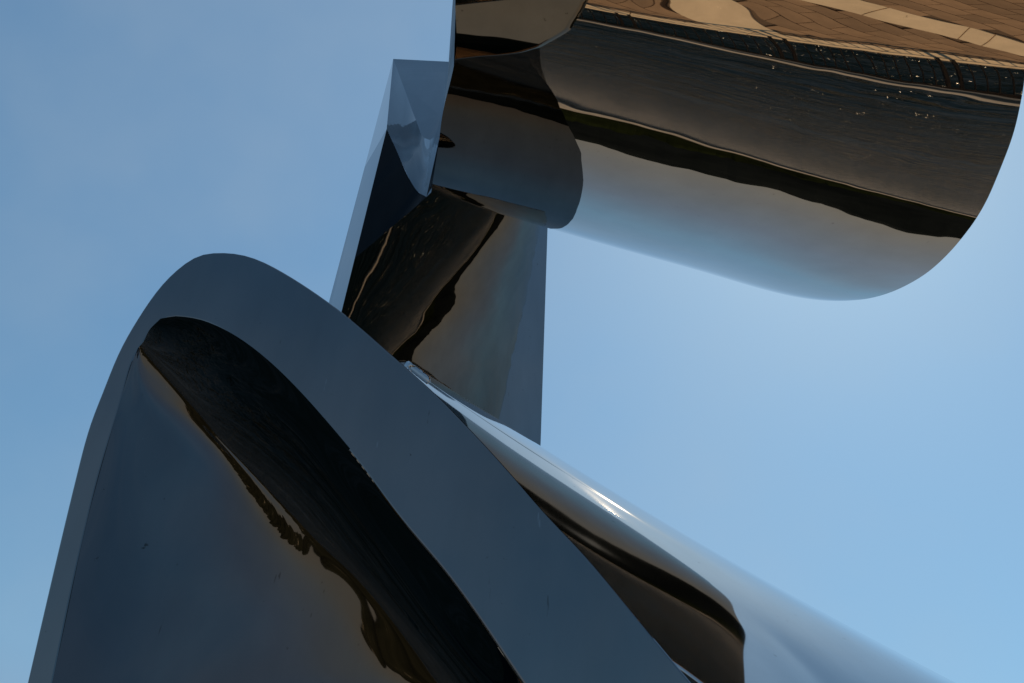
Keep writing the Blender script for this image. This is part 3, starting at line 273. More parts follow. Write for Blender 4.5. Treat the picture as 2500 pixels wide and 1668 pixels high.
SCOOP = [[[-0.68674,1.3222,2.87249],[-0.6871,1.32293,2.87328],[-0.68742,1.32361,2.87404],[-0.6872,1.32328,2.8739],[-0.68676,1.32246,2.87319],[-0.68657,1.32221,2.87316],[-0.68693,1.32288,2.87381],[-0.68715,1.32359,2.87495],[-0.68763,1.32435,2.87548],[-0.68694,1.32387,2.87633],[-0.68737,1.3236,2.8744],[-0.68152,1.31832,2.87871],[-0.67699,1.31217,2.88031],[-0.67312,1.30515,2.87973],[-0.66873,1.29696,2.87857],[-0.66427,1.28833,2.8764],[-0.65934,1.27937,2.8739],[-0.65402,1.27073,2.87135],[-0.64834,1.26279,2.86926],[-0.64282,1.25595,2.86805],[-0.63762,1.25021,2.86785],[-0.63274,1.24519,2.86831],[-0.62975,1.24214,2.86897],[-0.62832,1.24064,2.86933]],[[-0.68976,1.32804,2.85236],[-0.68916,1.32803,2.85216],[-0.6882,1.32817,2.85182],[-0.68713,1.32866,2.8516],[-0.68634,1.32936,2.85142],[-0.68545,1.33003,2.8514],[-0.68458,1.33072,2.85111],[-0.68293,1.33103,2.85116],[-0.68145,1.3314,2.85029],[-0.67778,1.33066,2.85076],[-0.6762,1.33082,2.84763],[-0.66265,1.32477,2.8555],[-0.6543,1.31692,2.85963],[-0.64783,1.30788,2.86144],[-0.64107,1.29736,2.86308],[-0.63488,1.28642,2.86355],[-0.62851,1.27529,2.86363],[-0.62183,1.26483,2.86314],[-0.6153,1.25502,2.86248],[-0.60933,1.24597,2.86202],[-0.60374,1.23777,2.8621],[-0.59854,1.23026,2.86279],[-0.59526,1.22569,2.86377],[-0.59367,1.22349,2.86441]],[[-0.69106,1.33777,2.80959],[-0.68867,1.3371,2.80887],[-0.68471,1.33675,2.80822],[-0.68019,1.33794,2.80863],[-0.67631,1.33984,2.80954],[-0.67204,1.34108,2.80993],[-0.66701,1.34131,2.80934],[-0.66091,1.34078,2.80859],[-0.65396,1.33999,2.80732],[-0.64522,1.33857,2.80704],[-0.63599,1.33778,2.80537],[-0.62104,1.33314,2.80963],[-0.61027,1.32538,2.81365],[-0.60124,1.31551,2.81743],[-0.59273,1.30379,2.82165],[-0.58478,1.29127,2.82547],[-0.57683,1.27839,2.82899],[-0.56836,1.26621,2.83165],[-0.5599,1.25431,2.83387],[-0.55172,1.24246,2.83591],[-0.5437,1.23096,2.838],[-0.536,1.22003,2.84058],[-0.53109,1.21332,2.84285],[-0.5287,1.21015,2.8442]],[[-0.68689,1.34615,2.74186],[-0.68254,1.34623,2.74239],[-0.67384,1.34675,2.74378],[-0.66065,1.34803,2.7463],[-0.6472,1.34927,2.7488],[-0.6334,1.3498,2.75069],[-0.6193,1.34934,2.75175],[-0.60528,1.34808,2.75199],[-0.59137,1.346,2.75154],[-0.57816,1.34329,2.75019],[-0.56525,1.34005,2.74868],[-0.55521,1.33711,2.74557],[-0.54499,1.33539,2.74215],[-0.53593,1.32856,2.74508],[-0.52762,1.3186,2.75139],[-0.51931,1.30669,2.75939],[-0.51057,1.29385,2.76739],[-0.50079,1.28257,2.77296],[-0.49016,1.27111,2.77805],[-0.47901,1.2586,2.78338],[-0.46755,1.24586,2.78846],[-0.45619,1.23328,2.79385],[-0.4489,1.22547,2.79767],[-0.44539,1.22178,2.79973]],[[-0.68051,1.34968,2.67373],[-0.67481,1.35139,2.67598],[-0.66211,1.35372,2.67976],[-0.64045,1.35498,2.6838],[-0.61736,1.35473,2.68685],[-0.59412,1.35422,2.68953],[-0.57157,1.35349,2.69221],[-0.55017,1.35235,2.69373],[-0.53058,1.34971,2.69468],[-0.51336,1.34664,2.6927],[-0.49963,1.3408,2.69213],[-0.49007,1.34246,2.68185],[-0.4806,1.33978,2.68016],[-0.47222,1.3344,2.68482],[-0.46428,1.32789,2.69203],[-0.45614,1.31985,2.70101],[-0.44722,1.3107,2.70972],[-0.43723,1.30194,2.71657],[-0.42574,1.29238,2.72318],[-0.41313,1.28142,2.73001],[-0.39987,1.26979,2.73649],[-0.38652,1.25798,2.743],[-0.37792,1.25046,2.74731],[-0.37378,1.24688,2.74951]],[[-0.67382,1.35161,2.6082],[-0.6668,1.35457,2.61149],[-0.65076,1.35833,2.61666],[-0.62281,1.35978,2.62151],[-0.59286,1.35874,2.62475],[-0.56293,1.35781,2.6279],[-0.53413,1.35741,2.63161],[-0.50685,1.3569,2.63435],[-0.48186,1.35499,2.63663],[-0.45976,1.35244,2.6357],[-0.44201,1.34717,2.63636],[-0.42914,1.34967,2.6266],[-0.41794,1.34873,2.62535],[-0.40914,1.34544,2.63078],[-0.40156,1.3412,2.63881],[-0.39412,1.33548,2.64862],[-0.38586,1.32852,2.658],[-0.37588,1.32186,2.66536],[-0.36404,1.31433,2.67211],[-0.35098,1.3052,2.6787],[-0.33713,1.29514,2.68465],[-0.32314,1.28465,2.69041],[-0.31407,1.27786,2.69413],[-0.30971,1.27459,2.69604]],[[-0.66715,1.35416,2.54647],[-0.65848,1.35729,2.5498],[-0.63922,1.36146,2.55519],[-0.60656,1.36364,2.56071],[-0.572,1.36346,2.5648],[-0.5374,1.36342,2.56886],[-0.50384,1.36404,2.57348],[-0.47163,1.36465,2.5774],[-0.4417,1.36427,2.58092],[-0.41434,1.36336,2.582],[-0.39149,1.36047,2.58406],[-0.3719,1.36344,2.57845],[-0.35877,1.36329,2.57863],[-0.34935,1.36113,2.58425],[-0.34188,1.35807,2.59206],[-0.33503,1.35374,2.60126],[-0.32744,1.34832,2.61003],[-0.31747,1.34302,2.61687],[-0.30535,1.33675,2.6228],[-0.29198,1.3286,2.62806],[-0.2777,1.31919,2.63232],[-0.26331,1.30927,2.63628],[-0.25399,1.30285,2.63888],[-0.24953,1.29981,2.64029]],[[-0.6594,1.35646,2.48739],[-0.64905,1.35937,2.49047],[-0.62672,1.36357,2.4957],[-0.59003,1.36679,2.50176],[-0.55171,1.36824,2.50683],[-0.51322,1.36988,2.51197],[-0.4756,1.37215,2.51757],[-0.43899,1.37446,2.52277],[-0.4046,1.37611,2.52765],[-0.37209,1.37731,2.53102],[-0.34445,1.37714,2.53461],[-0.3167,1.38036,2.53404],[-0.30245,1.38095,2.53519],[-0.29297,1.37966,2.54015],[-0.2858,1.37736,2.54677],[-0.27963,1.37397,2.55437],[-0.27265,1.36971,2.56175],[-0.26276,1.36532,2.56753],[-0.25018,1.35972,2.57244],[-0.23609,1.35181,2.57635],[-0.2209,1.34221,2.57906],[-0.20563,1.33206,2.58143],[-0.19582,1.32562,2.58308],[-0.19116,1.32266,2.58407]],[[-0.65042,1.35814,2.43057],[-0.63847,1.36076,2.43337],[-0.61328,1.36493,2.43847],[-0.57284,1.36924,2.44523],[-0.53106,1.37254,2.45151],[-0.48899,1.37624,2.45809],[-0.44763,1.38064,2.465],[-0.40692,1.3851,2.47176],[-0.36838,1.38921,2.47791],[-0.33094,1.39273,2.48326],[-0.29901,1.39548,2.48733],[-0.26306,1.39874,2.49144],[-0.24859,1.39992,2.49263],[-0.23958,1.39935,2.49603],[-0.23294,1.39759,2.50076],[-0.22755,1.39493,2.50613],[-0.22117,1.39159,2.51166],[-0.21154,1.38783,2.516],[-0.1983,1.38244,2.51988],[-0.18297,1.37421,2.52276],[-0.16622,1.36378,2.5244],[-0.14939,1.35281,2.52575],[-0.13871,1.34605,2.52679],[-0.13369,1.34307,2.5275]],[[-0.64031,1.35798,2.37535],[-0.62718,1.36092,2.37824],[-0.59961,1.36571,2.38345],[-0.5556,1.37117,2.39032],[-0.51034,1.37601,2.39689],[-0.46486,1.38197,2.40416],[-0.42017,1.38926,2.41226],[-0.3757,1.39671,2.42049],[-0.33337,1.40347,2.42831],[-0.29108,1.40886,2.43536],[-0.25519,1.41253,2.44124],[-0.21061,1.41609,2.44737],[-0.19652,1.41632,2.44984],[-0.18823,1.41579,2.45228],[-0.18206,1.41463,2.45482],[-0.17733,1.41296,2.45744],[-0.17136,1.41088,2.4604],[-0.16214,1.40779,2.46304],[-0.14835,1.40254,2.46589],[-0.13172,1.39394,2.46792],[-0.11336,1.38266,2.46883],[-0.09489,1.37088,2.46949],[-0.08332,1.36381,2.47012],[-0.07794,1.36082,2.47062]],[[-0.63005,1.35592,2.32199],[-0.61604,1.35956,2.3251],[-0.58659,1.36538,2.3306],[-0.53963,1.37194,2.33782],[-0.49149,1.37801,2.34481],[-0.44321,1.38609,2.353],[-0.39575,1.39648,2.36239],[-0.3479,1.40711,2.37211],[-0.30187,1.41681,2.38093],[-0.25449,1.42378,2.38882],[-0.21413,1.42877,2.39406],[-0.16012,1.43113,2.40259],[-0.14598,1.43027,2.40588],[-0.13802,1.42966,2.40754],[-0.13197,1.42873,2.40874],[-0.12756,1.42768,2.40952],[-0.12175,1.42636,2.41065],[-0.11273,1.42382,2.4118],[-0.09866,1.41886,2.41348],[-0.08145,1.4103,2.41441],[-0.06241,1.39887,2.41436],[-0.04328,1.38707,2.41417],[-0.03134,1.38023,2.41431],[-0.02582,1.37746,2.41459]],[[-0.62043,1.35257,2.27089],[-0.60552,1.35667,2.27403],[-0.5744,1.36355,2.27968],[-0.52511,1.37215,2.28749],[-0.4747,1.38065,2.29526],[-0.42399,1.39158,2.30443],[-0.37384,1.40509,2.31474],[-0.32258,1.41852,2.3254],[-0.27278,1.43049,2.3346],[-0.22034,1.43822,2.34285],[-0.17552,1.44373,2.34703],[-0.11253,1.44401,2.35793],[-0.09739,1.44288,2.3605],[-0.08907,1.44235,2.36151],[-0.08265,1.44135,2.36239],[-0.07815,1.44035,2.36279],[-0.07223,1.43904,2.36346],[-0.06301,1.43658,2.36406],[-0.04905,1.43204,2.36461],[-0.03239,1.42432,2.36407],[-0.01412,1.41407,2.36252],[0.00419,1.40383,2.361],[0.01567,1.39826,2.36052],[0.02102,1.3962,2.36057]],[[-0.61409,1.35019,2.23839],[-0.59832,1.35411,2.24139],[-0.56575,1.36154,2.24721],[-0.51455,1.37257,2.25604],[-0.46208,1.3842,2.26522],[-0.40884,1.39785,2.27549],[-0.35572,1.41315,2.28651],[-0.30138,1.42765,2.29741],[-0.24862,1.43981,2.30679],[-0.1937,1.44722,2.3146],[-0.14704,1.45154,2.31917],[-0.08313,1.4518,2.32733],[-0.06778,1.45068,2.32907],[-0.05923,1.45025,2.32989],[-0.05267,1.44953,2.3305],[-0.04805,1.44879,2.33073],[-0.04206,1.44765,2.33096],[-0.03276,1.44543,2.33097],[-0.019,1.44145,2.33074],[-0.00283,1.43478,2.3295],[0.01483,1.42611,2.32746],[0.03253,1.41785,2.32565],[0.04371,1.41384,2.32511],[0.04895,1.4126,2.32518]],[[-0.6105,1.34934,2.2225],[-0.59413,1.35295,2.22541],[-0.5605,1.36054,2.2315],[-0.5077,1.37317,2.24141],[-0.45334,1.38692,2.25199],[-0.39778,1.40215,2.26338],[-0.34209,1.41805,2.27512],[-0.28549,1.43259,2.28621],[-0.23096,1.44416,2.29572],[-0.17559,1.45106,2.30288],[-0.12927,1.45433,2.30779],[-0.06915,1.45551,2.3119],[-0.05447,1.45498,2.31225],[-0.0462,1.45493,2.31243],[-0.03996,1.45471,2.31238],[-0.0355,1.4543,2.31218],[-0.02967,1.45337,2.31194],[-0.02061,1.45139,2.31148],[-0.00683,1.44772,2.311],[0.00963,1.44158,2.30986],[0.0277,1.43374,2.30819],[0.04587,1.42655,2.30688],[0.05735,1.42343,2.30669],[0.06272,1.42266,2.30692]]]
RIM_A = [[-0.6105,1.34934,2.2225],[-0.61337,1.35011,2.23569],[-0.61611,1.35099,2.24905],[-0.61877,1.35193,2.26258],[-0.62141,1.35288,2.27629],[-0.62404,1.35381,2.29017],[-0.62671,1.35469,2.30422],[-0.62941,1.3555,2.31845],[-0.63216,1.35622,2.33285],[-0.63493,1.35683,2.34742],[-0.63773,1.35733,2.36214],[-0.64054,1.35769,2.37701],[-0.64333,1.35792,2.39203],[-0.64609,1.358,2.40718],[-0.64879,1.35793,2.42245],[-0.65141,1.35772,2.43785],[-0.65396,1.35739,2.45338],[-0.65642,1.35697,2.46905],[-0.65878,1.35647,2.48488],[-0.66105,1.3559,2.50087],[-0.66323,1.35529,2.51703],[-0.66531,1.35465,2.53338],[-0.66732,1.35399,2.54993],[-0.66926,1.35333,2.56669],[-0.67115,1.35266,2.58368],[-0.67299,1.35201,2.60092],[-0.67482,1.35137,2.61841],[-0.67665,1.35076,2.63618],[-0.67848,1.35016,2.65423],[-0.6803,1.34948,2.6725],[-0.68208,1.34868,2.69096],[-0.6838,1.34769,2.70954],[-0.68543,1.34644,2.7282],[-0.68691,1.34487,2.74688],[-0.6882,1.34295,2.76552],[-0.68923,1.34062,2.78404],[-0.68991,1.33785,2.80239],[-0.69014,1.33463,2.82048],[-0.68979,1.33094,2.83825],[-0.68872,1.32679,2.85561],[-0.68674,1.3222,2.8725],[-0.68715,1.32306,2.87342],[-0.68731,1.32341,2.87386],[-0.68727,1.32339,2.87392],[-0.68712,1.32314,2.87375],[-0.68693,1.3228,2.87348],[-0.68675,1.32249,2.87325],[-0.68666,1.32235,2.87318],[-0.68669,1.32245,2.87334],[-0.6868,1.32271,2.87367],[-0.68696,1.32307,2.87411],[-0.68714,1.32347,2.8746],[-0.68729,1.32383,2.87507],[-0.68738,1.32408,2.87547],[-0.68736,1.32416,2.87572],[-0.68723,1.32402,2.8758],[-0.68696,1.32364,2.87567],[-0.6865,1.32296,2.87538],[-0.68468,1.32113,2.87636],[-0.68186,1.31831,2.8782],[-0.67921,1.31516,2.87951],[-0.67705,1.31189,2.8799],[-0.67488,1.30828,2.87991],[-0.67269,1.30437,2.8796],[-0.67046,1.3002,2.87901],[-0.66817,1.29585,2.87817],[-0.66581,1.29134,2.87714],[-0.66335,1.28673,2.87594],[-0.66079,1.28208,2.87465],[-0.65811,1.27746,2.87332],[-0.65532,1.27294,2.87202],[-0.65244,1.2686,2.87081],[-0.6495,1.26447,2.86975],[-0.64657,1.26062,2.86891],[-0.64369,1.25709,2.86833],[-0.64089,1.25385,2.86802],[-0.63818,1.25087,2.86794],[-0.63556,1.2481,2.86807],[-0.63304,1.24551,2.86836],[-0.63063,1.24303,2.86879],[-0.62832,1.24064,2.86932],[-0.60023,1.22876,2.86416],[-0.57314,1.221,2.85697],[-0.54709,1.21666,2.84815],[-0.52209,1.21514,2.83804],[-0.49814,1.21593,2.82689],[-0.47518,1.21857,2.81493],[-0.45318,1.22268,2.80232],[-0.43208,1.22795,2.7892],[-0.41179,1.23407,2.77567],[-0.39223,1.24081,2.76181],[-0.37334,1.24796,2.74767],[-0.35501,1.25534,2.73328],[-0.33716,1.2628,2.71867],[-0.31972,1.27019,2.70383],[-0.30261,1.27745,2.6888],[-0.28579,1.28454,2.67363],[-0.2692,1.29147,2.65836],[-0.25279,1.29821,2.64301],[-0.23654,1.30477,2.62761],[-0.2204,1.31114,2.61217],[-0.20436,1.31733,2.59669],[-0.18841,1.32333,2.58119],[-0.17254,1.32914,2.56565],[-0.15675,1.33477,2.5501],[-0.14107,1.34021,2.53453],[-0.12551,1.34547,2.51894],[-0.1101,1.35053,2.50333],[-0.09489,1.35543,2.48773],[-0.0799,1.3602,2.47217],[-0.06518,1.3649,2.45667],[-0.05077,1.36959,2.44126],[-0.03671,1.37431,2.42597],[-0.02301,1.37915,2.41081],[-0.0097,1.38416,2.39578],[0.00321,1.38943,2.38088],[0.01573,1.39503,2.36609],[0.02789,1.40106,2.35137],[0.03972,1.4076,2.33666],[0.0513,1.41477,2.32188],[0.06272,1.42266,2.30692]]
RIM_B = [[-0.61187,1.37975,2.22744],[-0.61464,1.38023,2.2406],[-0.6172,1.38069,2.25385],[-0.61964,1.38112,2.26723],[-0.62205,1.38154,2.28077],[-0.62447,1.38197,2.29448],[-0.62695,1.3824,2.30839],[-0.6295,1.38285,2.32251],[-0.63214,1.38332,2.33685],[-0.63486,1.3838,2.35142],[-0.63768,1.3843,2.36623],[-0.64057,1.38481,2.38126],[-0.64351,1.38533,2.39653],[-0.6465,1.38585,2.41202],[-0.6495,1.38638,2.42775],[-0.6525,1.38691,2.4437],[-0.65547,1.38743,2.45988],[-0.6584,1.38795,2.47628],[-0.66128,1.38846,2.4929],[-0.66409,1.38895,2.50974],[-0.66682,1.38944,2.52681],[-0.66948,1.38991,2.5441],[-0.67207,1.39036,2.56163],[-0.67458,1.3908,2.57939],[-0.67704,1.39124,2.59741],[-0.67945,1.39166,2.61569],[-0.68184,1.39208,2.63425],[-0.68421,1.3925,2.65309],[-0.6866,1.39292,2.67224],[-0.68901,1.39335,2.69171],[-0.69146,1.39378,2.7115],[-0.69395,1.39422,2.73164],[-0.69648,1.39467,2.75211],[-0.69904,1.39512,2.77294],[-0.7016,1.39557,2.79409],[-0.70411,1.39601,2.81557],[-0.70648,1.39643,2.83733],[-0.70863,1.39681,2.85932],[-0.71041,1.39712,2.88149],[-0.71164,1.39734,2.90373],[-0.71211,1.39742,2.92593],[-0.71207,1.39741,2.92604],[-0.71204,1.39741,2.92613],[-0.71201,1.3974,2.92621],[-0.71199,1.3974,2.92628],[-0.71197,1.3974,2.92634],[-0.71194,1.39739,2.9264],[-0.71192,1.39739,2.92646],[-0.7119,1.39738,2.92653],[-0.71187,1.39738,2.92661],[-0.71184,1.39737,2.9267],[-0.71181,1.39737,2.9268],[-0.71177,1.39736,2.92693],[-0.71172,1.39735,2.92707],[-0.71166,1.39734,2.92725],[-0.71159,1.39733,2.92746],[-0.7115,1.39731,2.9277],[-0.71138,1.39729,2.92806],[-0.71037,1.39712,2.93073],[-0.70882,1.39684,2.93525],[-0.70764,1.39663,2.93962],[-0.7071,1.39654,2.94326],[-0.70675,1.39648,2.94693],[-0.70655,1.39644,2.95061],[-0.70645,1.39642,2.95428],[-0.7064,1.39641,2.95794],[-0.70635,1.39641,2.96157],[-0.70626,1.39639,2.96515],[-0.70606,1.39635,2.96868],[-0.70571,1.39629,2.97213],[-0.70516,1.3962,2.9755],[-0.70439,1.39606,2.97876],[-0.70341,1.39589,2.98194],[-0.70226,1.39569,2.98503],[-0.70099,1.39546,2.98807],[-0.69961,1.39522,2.99107],[-0.69818,1.39496,2.99404],[-0.69672,1.39471,2.997],[-0.69526,1.39445,2.99998],[-0.69385,1.3942,3.00299],[-0.69253,1.39397,3.00605],[-0.66551,1.38921,3.00897],[-0.63702,1.38418,3.00469],[-0.60777,1.37902,2.99452],[-0.57834,1.37383,2.97966],[-0.54918,1.36869,2.96116],[-0.52061,1.36365,2.93994],[-0.49285,1.35876,2.91676],[-0.46604,1.35403,2.89223],[-0.44025,1.34949,2.86686],[-0.41551,1.34512,2.84104],[-0.39179,1.34094,2.81506],[-0.36904,1.33693,2.78916],[-0.3472,1.33308,2.76348],[-0.32619,1.32937,2.73815],[-0.30593,1.3258,2.71323],[-0.28634,1.32235,2.68877],[-0.26736,1.319,2.66478],[-0.2489,1.31574,2.64127],[-0.23091,1.31257,2.61824],[-0.21334,1.30947,2.59567],[-0.19614,1.30644,2.57355],[-0.1793,1.30347,2.55186],[-0.1628,1.30056,2.53058],[-0.14661,1.29771,2.5097],[-0.13075,1.29491,2.48921],[-0.11523,1.29217,2.46909],[-0.10005,1.2895,2.44934],[-0.08524,1.28689,2.42994],[-0.07081,1.28434,2.4109],[-0.0568,1.28187,2.39219],[-0.04323,1.27948,2.37382],[-0.03011,1.27717,2.35575],[-0.01747,1.27494,2.33796],[-0.00531,1.27279,2.32043],[0.00636,1.27074,2.3031],[0.01756,1.26876,2.28593],[0.0283,1.26687,2.26884],[0.03861,1.26505,2.25174],[0.04857,1.26329,2.23454],[0.05822,1.26159,2.2171]]
PILLAR_EDGE = [[0.21999,4.22283,5.09578],[0.19174,4.19913,4.80231],[0.15642,4.16949,4.59084],[0.10612,4.12728,4.36671],[0.04187,4.07337,4.1381],[-0.0139,4.02657,4.02129],[-0.08013,3.971,3.84136],[-0.15158,3.91105,3.59587]]

# ------------------------------------------------------------------ setting
#   dark bay water
def water_material():
    m, t, b = new_mat('bay_water')
    L = t.links.new
    b.inputs['Base Color'].default_value = (0.003, 0.008, 0.009, 1)
    b.inputs['Roughness'].default_value = 0.04
    b.inputs['IOR'].default_value = 1.2
    tc = node(t, 'ShaderNodeTexCoord')
    mp = node(t, 'ShaderNodeMapping'); mp.inputs['Scale'].default_value = (0.45, 1.0, 1.0)
    mp.inputs['Rotation'].default_value = (0, 0, math.radians(12))
    L(tc.outputs['Object'], mp.inputs['Vector'])
    n1 = node(t, 'ShaderNodeTexNoise', Scale=1.1, Detail=3.0, Roughness=0.5, Distortion=0.3); L(mp.outputs[0], n1.inputs['Vector'])
    n4 = node(t, 'ShaderNodeTexNoise', Scale=5.0, Detail=2.0); L(mp.outputs[0], n4.inputs['Vector'])
    mu = node(t, 'ShaderNodeMath', operation='MULTIPLY_ADD'); L(n4.outputs['Fac'], mu.inputs[0]); mu.inputs[1].default_value = 0.16
    L(n1.outputs['Fac'], mu.inputs[2])
    # wind lanes: calmer and rougher streaks along the shore
    mp3 = node(t, 'ShaderNodeMapping'); mp3.inputs['Scale'].default_value = (0.02, 0.30, 1.0)
    L(tc.outputs['Object'], mp3.inputs['Vector'])
    n6 = node(t, 'ShaderNodeTexNoise', Scale=1.0, Detail=7.0, Roughness=0.75); L(mp3.outputs[0], n6.inputs['Vector'])
    mr = node(t, 'ShaderNodeMapRange'); mr.inputs['From Min'].default_value = 0.38; mr.inputs['From Max'].default_value = 0.62
    mr.inputs['To Min'].default_value = 0.12; mr.inputs['To Max'].default_value = 1.0
    L(n6.outputs['Fac'], mr.inputs['Value'])
    bu = node(t, 'ShaderNodeBump', Distance=0.68); L(mu.outputs[0], bu.inputs['Height']); L(mr.outputs[0], bu.inputs['Strength'])
    L(bu.outputs[0], b.inputs['Normal'])
    return m
M_WATER = water_material()
R = 6000.0
wv = [(0, 0, -1.0)]; wf = []
for k in range(64):
    a = 2*math.pi*k/64
    wv.append((R*math.cos(a), R*math.sin(a), -1.0))
for k in range(64):
    wf.append((0, 1+k, 1+(k+1) % 64))
water = mesh_obj('water', wv, wf, M_WATER); tag(water, 'dark rippled bay water around the plaza', kind='structure')

#   plaza body (joint colour shows between the stones laid on it)
PX0, PX1, PY0, PY1 = -1.9, 14.0, -1.3, 8.86
plaza = box('plaza', (PX0, PY0, -3.0), (PX1, PY1, -0.03), M_JOINT); tag(plaza, 'waterside plaza paved with brown bricks and pale stone bands', kind='structure')
seawall = box('sea_wall', (PX0-0.01, PY1, -3.0), (PX1+0.01, PY1+0.35, -0.10), M_WALL)
tag(seawall, 'dark stone sea wall along the plaza edge', 'wall')

#   pale polygons on the plaza
import itertools
def inside(poly, x, y):
    c = False
    n = len(poly)
    for i in range(n):
        x1, y1 = poly[i]; x2, y2 = poly[(i+1) % n]
        if (y1 > y) != (y2 > y) and x < (x2-x1)*(y-y1)/(y2-y1)+x1: c = not c
    return c

# curved pale band of long slabs, and a pale wedge beside it
band = [
    [(1.50, 6.45), (1.86, 6.68), (2.35, 6.95), (2.83, 7.14), (2.94, 6.58), (2.71, 6.45), (2.08, 5.98), (1.80, 5.75)],
    [(2.83, 7.14), (3.21, 7.26), (3.79, 7.44), (3.74, 6.95), (3.25, 6.74), (2.94, 6.58)],
    [(3.79, 7.44), (4.02, 7.56), (3.97, 7.04), (3.74, 6.95)],
    [(4.02, 7.56), (4.49, 7.80), (5.40, 8.20), (5.60, 7.60), (4.40, 7.20), (3.97, 7.04)],
    [(5.40, 8.20), (6.60, 8.50), (7.40, 8.50), (6.90, 8.00), (5.60, 7.60)],
    [(0.20, 5.30), (1.50, 6.45), (1.80, 5.75), (0.60, 4.60)],
]
wedge = [(0.95, 7.55), (1.30, 8.02), (1.68, 8.52), (2.42, 8.52), (1.98, 7.78), (1.72, 7.42), (1.48, 6.50), (1.15, 6.75)]
def shrink(poly, d):
    cx = sum(p[0] for p in poly)/len(poly); cy = sum(p[1] for p in poly)/len(poly)
    out = []
    for x, y in poly:
        l = math.hypot(x-cx, y-cy); k = (l-d)/l
        out.append((cx+(x-cx)*k, cy+(y-cy)*k))
    return out
def ccw(poly):
    a = sum(poly[i][0]*poly[(i+1) % len(poly)][1]-poly[(i+1) % len(poly)][0]*poly[i][1] for i in range(len(poly)))
    return poly if a > 0 else poly[::-1]
for p in band:
    prism('paving_slab', ccw(shrink(p, 0.008)), -0.03, 0.004, M_PALE, plaza, 0.004)
prism('paving_slab', ccw(shrink(wedge, 0.01)), -0.03, 0.004, M_PALE, plaza, 0.004)
x = PX0
while x < PX1-0.1:                       # coping stones
    x1 = min(PX1, x+1.35)
    box('coping_stone', (x+0.004, PY1-0.32, -0.03), (x1-0.004, PY1+0.37, 0.006), M_PALE, plaza, 0.006)
    x = x1

#   bricks, laid diagonally
bl, bw = 0.42, 0.21
ang = math.radians(38)
ca, sa = math.cos(ang), math.sin(ang)
polys_block = band+[wedge]
near_list, far_list = [], []
for i, j in itertools.product(range(-60, 61), range(-120, 121)):
    u = (i+(0.5 if j % 2 else 0))*bl; v = j*bw
    cx, cy = 3.0+u*ca-v*sa, 6.0+u*sa+v*ca
    if not (PX0+0.3 < cx < PX1-0.3 and PY0+0.3 < cy < PY1-0.45): continue
    if any(inside(p, cx, cy) for p in polys_block): continue
    d = abs(cx-3.0)*0.8+abs(cy-7.0)
    near_list.append((d, cx, cy))
near_list.sort()
far_list = near_list[285:]; near_list = near_list[:285]
bmeshes = []
for mt in M_BROWN:
    v, f = box_data(-bl/2+0.005, -bw/2+0.005, -0.03, bl/2-0.005, bw/2-0.005, 0.0)
    me = bpy.data.meshes.new('paving_brick'); me.from_pydata(v, [], f); me.materials.append(mt); bmeshes.append(me)
for d, cx, cy in near_list:
    o = bpy.data.objects.new('paving_brick', random.choice(bmeshes))
    o.location = (cx, cy, random.uniform(-0.002, 0.001)); o.rotation_euler = (random.uniform(-.003, .003), random.uniform(-.003, .003), ang)
    o.parent = plaza; C.objects.link(o)
fv, ff, fm = [], [], []
for d, cx, cy in far_list:
    v, f = box_data(-bl/2+0.005, -bw/2+0.005, -0.03, bl/2-0.005, bw/2-0.005, 0.0)
    o = len(fv); dz = random.uniform(-0.002, 0.001); mi = random.randrange(3)
    fv += [(cx+a*ca-b*sa, cy+a*sa+b*ca, c+dz) for a, b, c in v]; ff += [tuple(q+o for q in k) for k in f[1:]]; fm += [mi]*5
fo = mesh_obj('paving_brick_field', fv, ff, None, plaza); fo['kind'] = 'stuff'
for mt in M_BROWN: fo.data.materials.append(mt)
fo.data.polygons.foreach_set('material_index', fm)

#   railing on the coping
RY = PY1+0.12
rail = empty('railing', (0, RY, 0)); tag(rail, 'black metal railing with thin balusters along the plaza edge', 'railing')
HR = 1.12
def rbox(name, a, b): 
    return box(name, (a[0], a[1]-0, a[2]), (b[0], b[1], b[2]), M_RAIL, rail, 0.003)
rx0, rx1 = -1.8, 13.5
rbox('top_rail', (rx0, -0.03, HR-0.05), (rx1, 0.03, HR))
rbox('bottom_rail', (rx0, -0.02, 0.10), (rx1, 0.02, 0.135))
posts = []
x = 0.72
while x > rx0: x -= 1.72
x += 1.72
while x < rx1:
    for dx in (-0.07, 0.07):
        rbox('post', (x+dx-0.02, -0.022, 0.006), (x+dx+0.02, 0.022, HR-0.05))
    posts.append(x); x += 1.72
bx = rx0+0.06
bme = None
while bx < rx1:
    if all(abs(bx-p) > 0.11 for p in posts):
        if bme is None:
            v, f = box_data(-0.007, -0.007, 0.135, 0.007, 0.007, HR-0.05)
            bme = bpy.data.meshes.new('baluster'); bme.from_pydata(v, [], f); bme.materials.append(M_RAIL)
        o = bpy.data.objects.new('baluster', bme); o.location = (bx, 0, 0); o.parent = rail; C.objects.link(o)
    bx += 0.13

boom = box('breakwater', (-60, 14.62, -1.6), (60, 14.86, -0.86), M_BOOM, None, 0.03)
tag(boom, 'long pale concrete breakwater beam lying in the dark water', 'breakwater')

#   shores and hills
def shore(name, az0, az1, dist, depth, hfun, mat, n=240, seed=1, m=10):
    r = np.random.default_rng(seed)
    v = []
    for i in range(n+1):
        a = math.radians(az0+(az1-az0)*i/n)
        for j in range(m+1):
            q = j/m
            d = dist+depth*q
            z = -1.3+hfun(math.degrees(a), q, r)
            v.append((math.sin(a)*d, math.cos(a)*d, z))
    return mesh_obj(name, v, grid_faces(n+1, m+1), mat, smooth=False)

